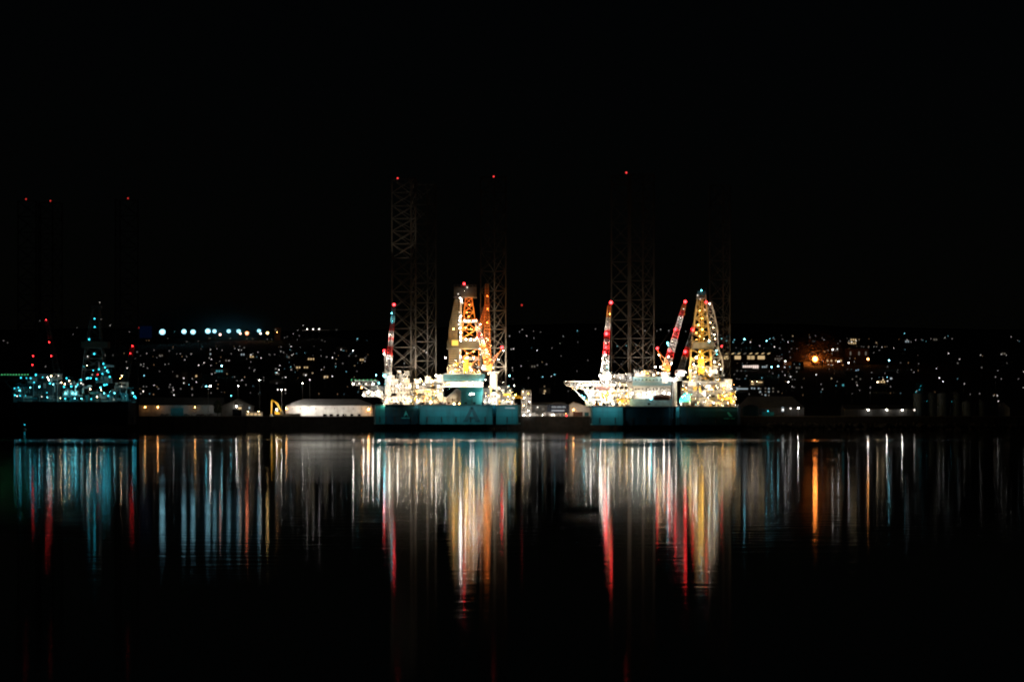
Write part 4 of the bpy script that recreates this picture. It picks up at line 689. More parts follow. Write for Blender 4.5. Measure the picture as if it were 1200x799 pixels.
# container kiosk, low wall, signed building
def kiosk():
    t = thing('site_cabin', (X(297, 1868), 1870, QZ), 'low warm lit site cabin between the gabled shed and the digger', 'cabin')
    mb = MB(); mb.pbox(287.5, 307, 483, 488.2, 1868, 3.5, M['white_paint']); mb.pbox(287, 307.5, 482.5, 483, 1867.6, 4.4, M['grey_paint'])
    for k in range(5): mb.pbox(288 + k * 4.5, 288.3 + k * 4.5, 483, 488.2, 1867.9, .08, M['grey_paint'])
    mb.build('cabin_body', t)
    for k in range(4): mb = MB(); mb.pbox(289 + k * 4.5, 292 + k * 4.5, 484.3, 486.2, 1867.92, .05, E['window_warm']); mb.build('window', t)
    lamp(t, 291, 482, 1866, 'H', .45, 'wall_lamp'); lamp(t, 303, 482, 1866, 'H', .45, 'wall_lamp')
kiosk()
b = MB(); b.pbox(331, 352, 484.5, 488.2, 1866, 2.4, mat('olive_paint', (.11, .10, .06), .7))
for k in range(15): b.pbox(331.5 + k * 1.4, 332 + k * 1.4, 484.7, 488, 1865.9, .1, M['grey_paint'])
o = b.build('shipping_container'); tag(o, 'olive shipping container on the quay beside the yellow digger', 'container')
t = shed('office_building', 'low grey office building behind the white vans', 622, 662, 474.5, 471.5, 1885, 20, M['shed_grey'], M['roof_grey'], cat='office')
for px in (627, 635): flat_part(t, 'window', px, px + 3, 478, 480.5, 1885, E['window_dim'])
wall_pack(t, 630, 477, 1885, 'w', .9)
t = thing('quayside_office', (X(654, 1874), 1880, QZ), 'dark navy two storey office carrying a broad sign of white lettering', 'office')
mb = MB(); mb.pbox(641, 667, 475, 488.2, 1874, 14, M['white_paint']); mb.pbox(640.7, 667.3, 474.6, 484, 1873.6, 12, M['sign_navy']); mb.build('wall', t)
rf = MB(); rf.prism([(X(640.5, 1873), Z(474.6, 1873)), (X(667.5, 1873), Z(474.6, 1873)), (X(660, 1873), Z(471.8, 1873)), (X(650, 1873), Z(471.8, 1873))], 1873.4, 1887, M['slate']); rf.build('roof', t)
sg = MB(); sg.pbox(645.5, 663, 475.6, 483, 1873.3, .12, M['sign_navy']); s_ = sg.build('sign', t)
E['sign_white'] = emit('sign_letters', (.9, .95, 1), .42, False)
lt = MB(); rn = random.Random(3); x = 646.6
for n_ in (4, 4, 3):                                  # three words, too blurred in the photo to read letter by letter
    for k in range(n_):
        v = rn.random(); lt.pbox(x, x + .35, 475.9, 477.9, 1873.2, .08, E['sign_white']); lt.pbox(x + .85, x + 1.15, 475.9, 477.9, 1873.2, .08, E['sign_white']); q = 475.9 if v < .5 else 476.8; lt.pbox(x + .35, x + .85, q, q + .5, 1873.2, .08, E['sign_white']); x += 1.35
    x += .8
lt.pbox(646.3, 661.5, 480.3, 481.7, 1873.2, .08, E['sign_white']); lt.build('lettering', s_)
for k in range(5): flat_part(t, 'window', 644 + k * 4.4, 647 + k * 4.4, 485, 487.5, 1874, E['window_dim'])
lamp(t, 664, 487, 1870, 'R', .42, 'warning_light'); lamp(t, 663, 484.5, 1871, 'A', .3, 'wall_lamp')
t = gable('gabled_shed', 'pale gabled shed with an amber lamp by the sign-bearing navy office', 667.5, 692, 672, 471.5, 474.5, 478, 1866, 20, M['shed_white'], M['roof_white'])
wall_pack(t, 672, 480, 1866, 'A', .95, 1.4); added_floods(t, [(671, 477, 'H', .35), (682, 479, 'W', .35)], 1860); added_floods(t, [(628, 480, 'W', .4), (637, 481, 'W', .4), (648, 486, 'W', .4), (658, 486, 'W', .4)], 1864)
flat_part(t, 'door', 671.5, 683, 482.5, 488, 1866, M['brown_cover']); flat_part(t, 'door', 685, 690, 483, 488, 1866, M['door_teal'])
# white scaffold stair tower and gangway between quay and middle rig
t = thing('stair_tower', (X(617, 1864), 1866, QZ), 'floodlit white scaffold stair tower with a gangway to the middle rig', 'stair tower')
mb = MB(); yy = (1863, 1868); lv = [488.4, 483, 477.5, 472, 467, 462, 457.5]
for y in yy:
    for p in (611.5, 616.8, 622): mb.bar(P(p, 488.4, y), P(p, 457, y), .2, W_)
for k, (a, b) in enumerate(zip(lv, lv[1:])):
    for y in yy:
        for p, q in ((611.5, 616.8), (616.8, 622)): mb.bar(P(p, b, y), P(q, b, y), .13, W_); mb.bar(P(p, a, y), P(q, b, y), .1, W_); mb.bar(P(q, a, y), P(p, b, y), .1, W_)
    mb.pbox(611.5, 622, b, b + .3, 1863.3, 4.4, G)
mb.build('scaffold', t); st = MB()
for k, (a, b) in enumerate(zip(lv, lv[1:])):
    p, q = (612, 621) if k % 2 else (621, 612); st.bar(P(p, a, 1865), P(q, b, 1865), .3, W_)
st.build('stair', t); gw = MB(); gw.bar(P(599, 466, 1858), P(612, 466, 1863), .45, M['yellow_paint']); gw.bar(P(599, 463.5, 1858), P(612, 463.5, 1863), .12, M['yellow_paint'])
for k in range(7): gw.bar(lerp(P(599, 466, 1858), P(612, 466, 1863), k / 6), lerp(P(599, 463.5, 1858), P(612, 463.5, 1863), k / 6), .1, M['yellow_paint'])
gw.build('gangway', t)
added_floods(t, [(613, 460, 'H', .5), (619, 463, 'W', .5), (614, 470, 'W', .55), (620, 476, 'W', .5), (614, 481, 'W', .55), (619, 486, 'W', .5)], 1858)
lamps(t, [(613, 459, 'H', .45), (619, 461, 'Y', .4), (614, 466, 'W', .4), (620, 471, 'W', .4), (613.5, 475, 'H', .4), (619, 481, 'W', .4), (614, 486.5, 'W', .7), (621, 486, 'W', .4), (604, 462.5, 'Y', .7)], 1861.5)
# excavator
def digger():
    Y = 1866; t = thing('excavator', (X(326, Y), Y, QZ), 'yellow excavator with its arm raised, on the quay left of the white warehouse', 'excavator'); yp = M['yellow_paint']; s = Y / F
    for dy in (-1.6, 1.6):
        mb = MB(); mb.prism([(X(321.5, Y), QZ + .25), (X(322.5, Y), QZ), (X(330, Y), QZ), (X(331, Y), QZ + .3), (X(331, Y), QZ + .9), (X(330, Y), QZ + 1.15), (X(322.5, Y), QZ + 1.15), (X(321.5, Y), QZ + .9)], Y + dy - .35, Y + dy + .35, M['rubber']); mb.build('track', t)
    mb = MB(); mb.box(X(322.5, Y), X(331, Y), Y - 1.4, Y + 1.4, QZ + 1.3, QZ + 2.7, yp); mb.box(X(328, Y), X(332, Y), Y - 1.4, Y + 1.4, QZ + 1.4, QZ + 3.0, M['grey_paint']); mb.build('body', t)
    mb = MB(); mb.box(X(323, Y), X(326.2, Y), Y - 1.5, Y - .1, QZ + 2.72, QZ + 4.3, M['white_paint']); mb.box(X(323.4, Y), X(325.8, Y), Y - 1.53, Y - 1.49, QZ + 3.1, QZ + 4.1, M['glass_dark']); mb.build('cab', t)
    mb = MB(); pts = [P(331, 484, Y), P(324.4, 472.2, Y), P(319.2, 468.9, Y)]; rr = [.5, .62, .42]
    for a, b, r1, r2 in zip(pts, pts[1:], rr, rr[1:]): mb.bar(a, b, r1, yp, 6, r2)
    mb.bar(P(327, 480, Y), P(324.5, 473, Y), .16, W_, 6); mb.build('boom', t)
    mb = MB(); mb.bar(P(320, 469.2, Y), P(318, 469.6, Y), .4, yp, 4); mb.bar(P(318.6, 468.6, Y), P(318.2, 485.5, Y), .5, yp, 4, .4); mb.build('stick', t)
    mb = MB(); mb.prism([(X(317, Y), Z(485, Y)), (X(319.6, Y), Z(485, Y)), (X(320.6, Y), Z(488, Y)), (X(318.6, Y), Z(489, Y)), (X(316.8, Y), Z(487.6, Y))], Y - .7, Y + .7, M['grey_paint']); mb.build('bucket', t)
    lamp(t, 324.5, 480, Y - 2.5, 'W', .7, 'work_lamp'); added_floods(t, [(319, 474, 'W', .6), (325, 475, 'W', .6), (319, 482, 'H', .6), (327, 483, 'H', .5)], Y - 5)
digger()
# lamp masts
def mast(px, py, Y, heads, label, py_b=None, wid=3.0):
    b = gz(X(px, Y), Y); top = Z(py, Y); t = thing('lamp_mast', (X(px, Y), Y, b), label, 'lamp mast'); mb = MB(); mb.bar((X(px, Y), Y, b), (X(px, Y), Y, top + .3), .22, M['grey_paint'], 8, .12); mb.bar((X(px, Y), Y, b), (X(px, Y), Y, b + .5), .4, M['concrete'], 8); mb.build('pole', t)
    n = len(heads); a = MB(); a.bar((X(px, Y) - wid * (n > 1), Y, top + .3), (X(px, Y) + wid * (n > 1) + .01, Y, top + .3), .09, M['grey_paint']); a.build('crossarm', t)
    for k, (kd, s) in enumerate(heads): lamp(t, px + ((k / (n - 1) - .5) * wid * 2 * F / Y if n > 1 else 0), py, Y - .8, kd, s, 'lamp_head')
spot('added_roof_spot', rigB, P(443, 452, 1806), P(400, 471, 1890), 60000, 60, WHITE); spot('added_roof_spot', t, P(333, 457, 1872), P(372, 472, 1886), 15000, 80, WHITE)  # spots added to brighten the white warehouse roof
mast(244, 452.6, 1874, [('C', .8), ('W', 1.0)], 'twin headed lamp mast with a pale cyan glow by the long grey shed', wid=1.2)
mast(330, 456.5, 1876, [('w', .8), ('W', .7), ('w', .9)], 'tall T headed lamp mast behind the yellow excavator', wid=2.2)
mast(354.6, 449, 1935, [('W', .5)], 'tall single lamp mast standing behind the white warehouse roof')
mast(363, 445, 1950, [('w', .8)], 'slender lamp mast just right of the tall mast behind the white warehouse')
mast(279, 452, 1945, [('W', .5)], 'single lamp mast rising behind the small gabled shed')
mast(304.2, 445.3, 1948, [('W', .5)], 'single lamp mast by the road behind the lit site cabin')
mast(167.8, 458.5, 1915, [('w', .8)], 'short lamp mast behind the left end of the long grey shed')
mast(270.8, 463.5, 1915, [('C', .55)], 'short cyan lamp mast behind the small gabled shed')
mast(1107, 480.6, 1900, [('w', .9)], 'low yard lamp between the dark silos')
mast(1145, 481.2, 1900, [('w', .45)], 'small dim yard lamp in front of the right hand silos')
mast(935.5, 478, 1876, [('W', .95)], 'bright white lamp at the right end of the dark hip roofed warehouse')
# conifer-like dark tree by the shed
def tree(px, Y, hgt, seed, label, rad):
    rn = random.Random(seed); x, z = X(px, Y), gz(0, Y); t = thing('tree', (x, Y, z), label, 'tree'); mb = MB(); mb.bar((x, Y, z), (x, Y, z + hgt * .8), .3, M['bark'], 7, .08)
    for k in range(10): a = rn.uniform(0, 6.28); h = hgt * rn.uniform(.3, .75); mb.bar((x, Y, z + h), (x + math.cos(a) * rad * .7, Y + math.sin(a) * rad * .7, z + h + 1), .1, M['bark'], 4, .03)
    mb.build('trunk', t); c = MB()
    for k in range(900):
        u = rn.random(); h = hgt * (.22 + .78 * u); rr = rad * math.sqrt(max(.02, math.sin(math.pi * min(1, .15 + .85 * u)))) * rn.random() ** .5; a = rn.uniform(0, 6.28); p = Vector((x + rr * math.cos(a), Y + rr * math.sin(a), z + h))
        d1 = Vector((rn.gauss(0, 1), rn.gauss(0, 1), rn.gauss(0, 1))).normalized() * rn.uniform(.25, .5); d2 = d1.orthogonal().normalized() * .25; c.add([p - d1, p + d2, p + d1, p - d2], [(0, 1, 2, 3)], M['foliage'])
    c.build('crown', t)
tree(255, 1874, 9.5, 1, 'dark leafy tree between the long grey shed and the gabled shed', 2.6)
tree(410, 1925, 10, 2, 'dark tree rising behind the right part of the white warehouse', 4.0); tree(398, 1930, 8.5, 3, 'low dark tree behind the middle of the white warehouse', 3.6); tree(928, 1930, 8, 4, 'dark tree behind the hip roofed warehouse at right', 3.5)
# right-hand quay
t = shed('warehouse', 'dark hip roofed warehouse with a lit teal door beside the round blue tank', 868, 942, 478, 464.5, 1880, 34, M['shed_dark'], M['roof_grey'], hip=6)
flat_part(t, 'door', 893, 907, 482.5, 488, 1880, M['cyan_tarp']); lamp(t, 900, 481.5, 1877.2, 'c', .8, 'wall_lamp'); wall_pack(t, 926.5, 478.5, 1880, 'w', 1.1); flat_part(t, 'door', 916, 918.6, 477, 482, 1880, E['window_cool']); lamp(t, 917.5, 480, 1878, 'w', 1.1, 'wall_lamp')
tk = MB(); c = P(880, 488.2, 1868); tk.bar((c.x, c.y, QZ), (c.x, c.y, QZ + 5.6), 4.6, M['navy_and_hull_shade'], 24); tk.bar((c.x, c.y, QZ + 5.6), (c.x, c.y, QZ + 6.8), 4.6, M['navy_and_hull_shade'], 24, 1.2); tk.bar((c.x + 4.7, c.y - 1, QZ), (c.x + 4.7, c.y - 1, QZ + 6.6), .1, M['grey_paint']); o = tk.build('storage_tank'); tag(o, 'round dark blue storage tank by the hip roofed warehouse', 'tank')
t = shed('warehouse', 'long low dark shed with three bright white lamps beside the silos', 990, 1070, 479.5, 474.5, 1884, 24, M['shed_dark'], M['shed_dark'])
for px, k in ((1017.3, 'W'), (1039.3, 'W'), (1057.3, 'W')): wall_pack(t, px, 480.2, 1884, k, .85, 1.3)
for k, (px, dp) in enumerate(((1077, 0), (1091, 3), (1105, 0), (1120, 3), (1134, 0), (1150, 3))):
    Y = 1892 + dp; t = thing('silo', (X(px, Y), Y, QZ), ['dark silo nearest the three lamp shed, with cyan plant on its roof', 'second silo of the row, set slightly back', 'third silo of the row, behind the low yard lamp', 'fourth silo of the row, catching a pale vertical glint', 'fifth silo of the row, lower than the first four', 'last silo in the row, nearest the pale leaning panel'][k], 'silo', 'dark silos in a row on the quay')
    mb = MB(); q = 461.5 if k < 4 else 471; mb.bar((X(px, Y), Y, QZ), (X(px, Y), Y, Z(q, Y)), 3.3, M['silo'], 20); mb.build('silo_body', t); rf = MB(); rf.bar((X(px, Y), Y, Z(q, Y) + .01), (X(px, Y), Y, Z(q - 2.5, Y)), 3.4, M['silo'], 20, .6); rf.build('roof', t)
    ld = MB(); ld.bar((X(px, Y) - 3.45, Y - .8, QZ), (X(px, Y) - 3.45, Y - .8, Z(q, Y)), .07, M['grey_paint']); ld.bar((X(px, Y) - 3.1, Y - 1.5, QZ), (X(px, Y) - 3.1, Y - 1.5, Z(q, Y)), .07, M['grey_paint']); ld.build('ladder', t)
    if k == 0:
        lamp(t, 1071.6, 480.3, Y - 5, 'w', 1.1, 'wall_lamp'); pl = MB()
        for a in range(5): pl.bar((X(1074 + a * 1.8, Y), Y, Z(460, Y)), (X(1074 + a * 1.8, Y), Y, Z(449, Y)), .12, M['teal_paint'])
        for a in range(4): pl.bar((X(1074, Y), Y, Z(459 - a * 3, Y)), (X(1081, Y), Y, Z(457.5 - a * 3, Y)), .1, M['teal_paint'])
        pl.build('roof_plant', t); lamp(t, 1077.3, 456.5, Y - 2, 'c', .32, 'work_lamp'); lamp(t, 1073.2, 459.6, Y - 2, 'c', .3, 'work_lamp'); lamp(t, 1079, 452, Y - 2, 'c', .26, 'work_lamp')
    if k in (1, 3): lamp(t, px - 5, 470, Y - 6, 'c', .22, 'wall_lamp')
t = gable('gabled_shed', 'dark shed whose pale gable end shows at the far right of the quay', 1173.5, 1183.5, 1175, 471.5, 472, 478, 1900, 14, M['shed_white'], M['slate'])
lamp(t, 1170, 470, 1893, 'w', .5, 'wall_lamp')

# ------------------------------------------------------------------ vehicles
def car_proto(paint):
    t = thing('parked_car', (0, 0, 0), 'car', 'car'); b = MB()
    b.prism([(-2.1, .35), (2.1, .35), (2.15, .75), (1.95, .92), (1.0, .98), (.45, 1.42), (-1.05, 1.45), (-1.75, 1.0), (-2.1, .9)], -.85, .85, paint); b.build('body', t)
    g = MB(); g.prism([(.85, 1.0), (.42, 1.36), (-1.0, 1.39), (-1.55, 1.02)], -.87, .87, M['glass_dark']); g.build('window', t)
    for x in (-1.35, 1.35):
        for s in (-1, 1): w_ = MB(); w_.bar((x, s * .72, .33), (x, s * .9, .33), .33, M['rubber'], 12); w_.bar((x, s * .88, .33), (x, s * .92, .33), .18, M['grey_paint'], 8); w_.build('wheel', t)
    for s in (-1, 1): l = MB(); l.box(2.06, 2.16, s * .62 - .15, s * .62 + .15, .66, .8, M['letter_white']); l.build('headlight', t)
    return t
def van_proto():
    t = thing('parked_van', (0, 0, 0), 'van', 'van'); b = MB(); b.prism([(-2.7, .4), (2.6, .4), (2.7, .9), (2.45, 1.15), (1.75, 1.25), (1.15, 2.2), (-2.65, 2.3)], -.95, .95, M['car_white']); b.build('body', t)
    g = MB(); g.prism([(1.6, 1.3), (1.1, 2.0), (.35, 2.0), (.35, 1.3)], -.97, .97, M['glass_dark']); g.build('window', t)
    for x in (-1.7, 1.75):
        for s in (-1, 1): w_ = MB(); w_.bar((x, s * .78, .36), (x, s * 1.0, .36), .36, M['rubber'], 12); w_.build('wheel', t)
    return t
protos = {}
def park(kind, px, Y, label, group, rz=0.0):
    if kind not in protos: protos[kind] = o = van_proto() if kind == 'van' else car_proto(M[kind])
    else: o = copy_tree(protos[kind])
    o.location = (X(px, Y), Y, gz(0, Y) + .016); o.rotation_euler.z = rz; o['label'] = label; o['group'] = group
nm = ['first', 'second', 'third', 'fourth', 'fifth', 'sixth', 'seventh', 'eighth', 'ninth', 'tenth', 'eleventh', 'twelfth']
for k, px in enumerate((381, 388.5, 396, 403.5, 412.5, 421)): park('car_dark', px, 1869 + (k % 3), f'dark parked car against the white warehouse wall, {nm[k]} from the left', 'cars parked along the white warehouse', 1.42 + .1 * (k % 3))
for k, px in enumerate((191, 197, 219, 233, 238, 248)): park('car_silver', px, 1872, f'silver parked car in front of the long grey shed, {nm[k]} from the left', 'cars parked along the grey shed', .1 * (k % 2))
for k, px in enumerate((617.5, 625.5, 638, 645)): park('van', px, 1866, f'white van parked right of the stair tower, {nm[k]} from the left', 'vans parked by the stair tower', (0, 0, math.pi, 0)[k])
for k, px in enumerate((882, 888, 911, 918)): park('car_silver', px, 1867, f'silver car parked before the dark hip roofed warehouse, {nm[k]} from the left', 'cars parked by the hip roofed warehouse', .2 * (k % 2))
for k, (px, Y) in enumerate(((327, 1950), (363.5, 1947))): park('car_silver', px, Y, ('silver car parked by the tall mast behind the white warehouse', 'silver car parked under the slender mast behind the white warehouse')[k], 'cars parked behind the white warehouse')
# yard lamps that wash the vans and the quay
mast(636, 486.3, 1862.4, [('W', .4)], 'low bollard lamp on the quay edge beside the white vans')
mast(617, 489.5 - 1.5, 1861.6, [('W', .35)], 'low bollard lamp at the foot of the stair tower')
def buoy():
    t = thing('mooring_buoy', (X(29, 1780), 1780, 0), 'small pale lit mooring buoy on the water before the far left rig', 'buoy'); c = Vector(t.location); mb = MB(); mb.bar(c - Vector((0, 0, .5)), c + Vector((0, 0, .7)), 1.0, M['white_paint'], 12); mb.bar(c + Vector((0, 0, .7)), c + Vector((0, 0, 1.1)), 1.0, M['white_paint'], 12, .4); mb.build('float', t)
    mb = MB(); mb.bar(c + Vector((0, 0, 1.1)), c + Vector((0, 0, 3)), .09, M['grey_paint']); mb.build('mast', t); o = lamp(t, 29, 0, 1780, 'c', .5, 'lantern'); o.location = (0, 0, 3.1)
buoy()
# ------------------------------------------------------------------ the town on the slope
tn = random.Random(11)
ORD = ['', 'first', 'second', 'third', 'fourth', 'fifth', 'sixth', 'seventh', 'eighth', 'ninth', 'tenth', 'eleventh', 'twelfth', 'thirteenth', 'fourteenth', 'fifteenth', 'sixteenth']
def zone(px):
    for lim, z in ((160, 'behind the dark rig'), (300, 'above the long grey shed'), (450, 'above the white warehouse'), (595, 'behind the teal rig'), (690, 'between the two bright rigs'), (845, 'behind the banded crane rig'), (948, 'by the sawtooth factory'), (1062, 'near the orange floodlight'), (2000, 'above the silos')):
        if px < lim: return z
def level(py): return 'high on slope' if py < 408 else 'midway up slope' if py < 432 else 'low on slope'
COLS = {'w': ('white', (1, .95, .88)), 'c': ('cyan', (.3, .88, 1)), 'a': ('amber', (1, .48, .16)), 'y': ('warm yellow', (1, .74, .42)), 'b': ('bluish', (.5, .8, 1))}
BR = {1: ('faint', .55), 2: ('dim', 1.3), 3: ('clear', 3.4), 4: ('bright', 18.0)}
tm = {}
def town_lamp_mesh(c, b):
    """street lamp: tapered pole, arm, lamp head and its globe"""
    if (c, b) in tm: return tm[c, b]
    e = emit(f'street_{COLS[c][0]}_{BR[b][0]}', COLS[c][1], BR[b][1], b >= 4); mb = MB(); h = 8.0; g = M['grey_paint']; r = .3 if b < 4 else .44
    mb.bar((0, 0, 0), (0, 0, h + .5), .12, g, 6, .06); mb.bar((0, 0, h + .5), (0, -1.0, h + .7), .05, g); mb.box(-.25, .25, -1.5, -.7, h + .62, h + .8, g); mb.ball((0, -1.1, h + .62 - r), r, e, 6, 4)
    me = bpy.data.meshes.new('street_lamp'); me.from_pydata([tuple(v) for v in mb.v], [], mb.f)
    for m in mb.mats: me.materials.append(m)
    me.polygons.foreach_set('material_index', mb.m); me.update(); tm[c, b] = me; return me
items = []                                                  # (px, py, base label, object)
def street(px, py, c='w', b=2, hgt=8.0):
    me = town_lamp_mesh(c, b); Y = ground_Y(px, py, hgt); x = X(px, Y); o = bpy.data.objects.new('street_lamp', me); C.objects.link(o); o.location = (x, Y, gz(x, Y) - .05)
    o.scale = (tn.uniform(.6, 1.1),) * 3; o.rotation_euler.z = tn.uniform(-.6, .6); o['category'] = 'street lamp'; items.append((px, py, f'{BR[b][0]} {COLS[c][0]} street lamp {level(py)} {zone(px)}', o, 'street lamps of the hillside town'))
def house(px, py, c='y', n=1, w=8.0, storeys=1, wall=None, b=2, spread=2.0):
    """cottage with a pitched roof, a chimney and n lit windows"""
    Y = ground_Y(px, py, 2.0); x = X(px, Y); z = gz(x, Y) - .3; k = 'warm' if c == 'y' else 'cool' if c in 'wb' else 'cyan'
    wm = {('warm', 1): 'window_dim', ('warm', 2): 'window_warm', ('cool', 1): 'window_dim', ('cool', 2): 'window_cool', ('cyan', 2): 'window_cyan', ('cyan', 1): 'window_cyan'}[k, min(b, 2)]
    t = thing('town_house', (x, Y, z), '', 'house'); ws = max(w, n * spread + 3); H = 3.2 * storeys + 1.2; mb = MB(); wl_ = wall or tn.choice([M['render_wall'], M['brick'], M['brick']])
    mb.box(x - ws / 2, x + ws / 2, Y, Y + 7, z - 2, z + H, wl_); mb.add([(x - ws / 2, Y, z + H), (x - ws / 2, Y + 7, z + H), (x - ws / 2, Y + 3.5, z + H + 2.6), (x + ws / 2, Y, z + H), (x + ws / 2, Y + 7, z + H), (x + ws / 2, Y + 3.5, z + H + 2.6)], [(0, 1, 2), (4, 3, 5)], wl_); mb.build('wall', t)
    rf = MB(); o = .35; vs = [(x - ws / 2 - o, Y - o, z + H - .2), (x + ws / 2 + o, Y - o, z + H - .2), (x + ws / 2 + o, Y + 3.5, z + H + 2.7), (x - ws / 2 - o, Y + 3.5, z + H + 2.7), (x - ws / 2 - o, Y + 7 + o, z + H - .2), (x + ws / 2 + o, Y + 7 + o, z + H - .2)]
    rf.add(vs + [(a, q, r + .15) for a, q, r in vs], [(0, 1, 2, 3), (5, 4, 3, 2), (6, 7, 8, 9), (11, 10, 9, 8)], M['slate']); r_ = rf.build('roof', t); ch = MB(); ch.box(x + ws * .3, x + ws * .3 + .8, Y + 3, Y + 4, z + H + 1.8, z + H + 3.8, M['brick']); ch.build('chimney', r_)
    dr = MB(); dr.box(x - ws / 2 + .6, x - ws / 2 + 1.5, Y - .06, Y - .004, z + .2, z + 2.3, M['slate']); dr.build('door', t)
    for s in range(storeys):
        for q in range(n):
            wn = MB(); xx = x + (q - (n - 1) / 2) * spread; wn.box(xx - .55, xx + .55, Y - .05, Y - .004, z + 1.4 + s * 3.2, z + 2.7 + s * 3.2, E[wm]); wn.box(xx - .7, xx + .7, Y - .12, Y - .003, z + 1.22 + s * 3.2, z + 1.38 + s * 3.2, M['concrete']); wn.build('window', t)
    cn = {'y': 'warm yellow', 'w': 'pale', 'b': 'bluish', 'c': 'cyan'}[c]; items.append((px, py, f'{"dim" if b == 1 else "clear"} house with {cn} {"window" if n == 1 else "windows"} {level(py)} {zone(px)}', t, 'houses of the hillside town'))

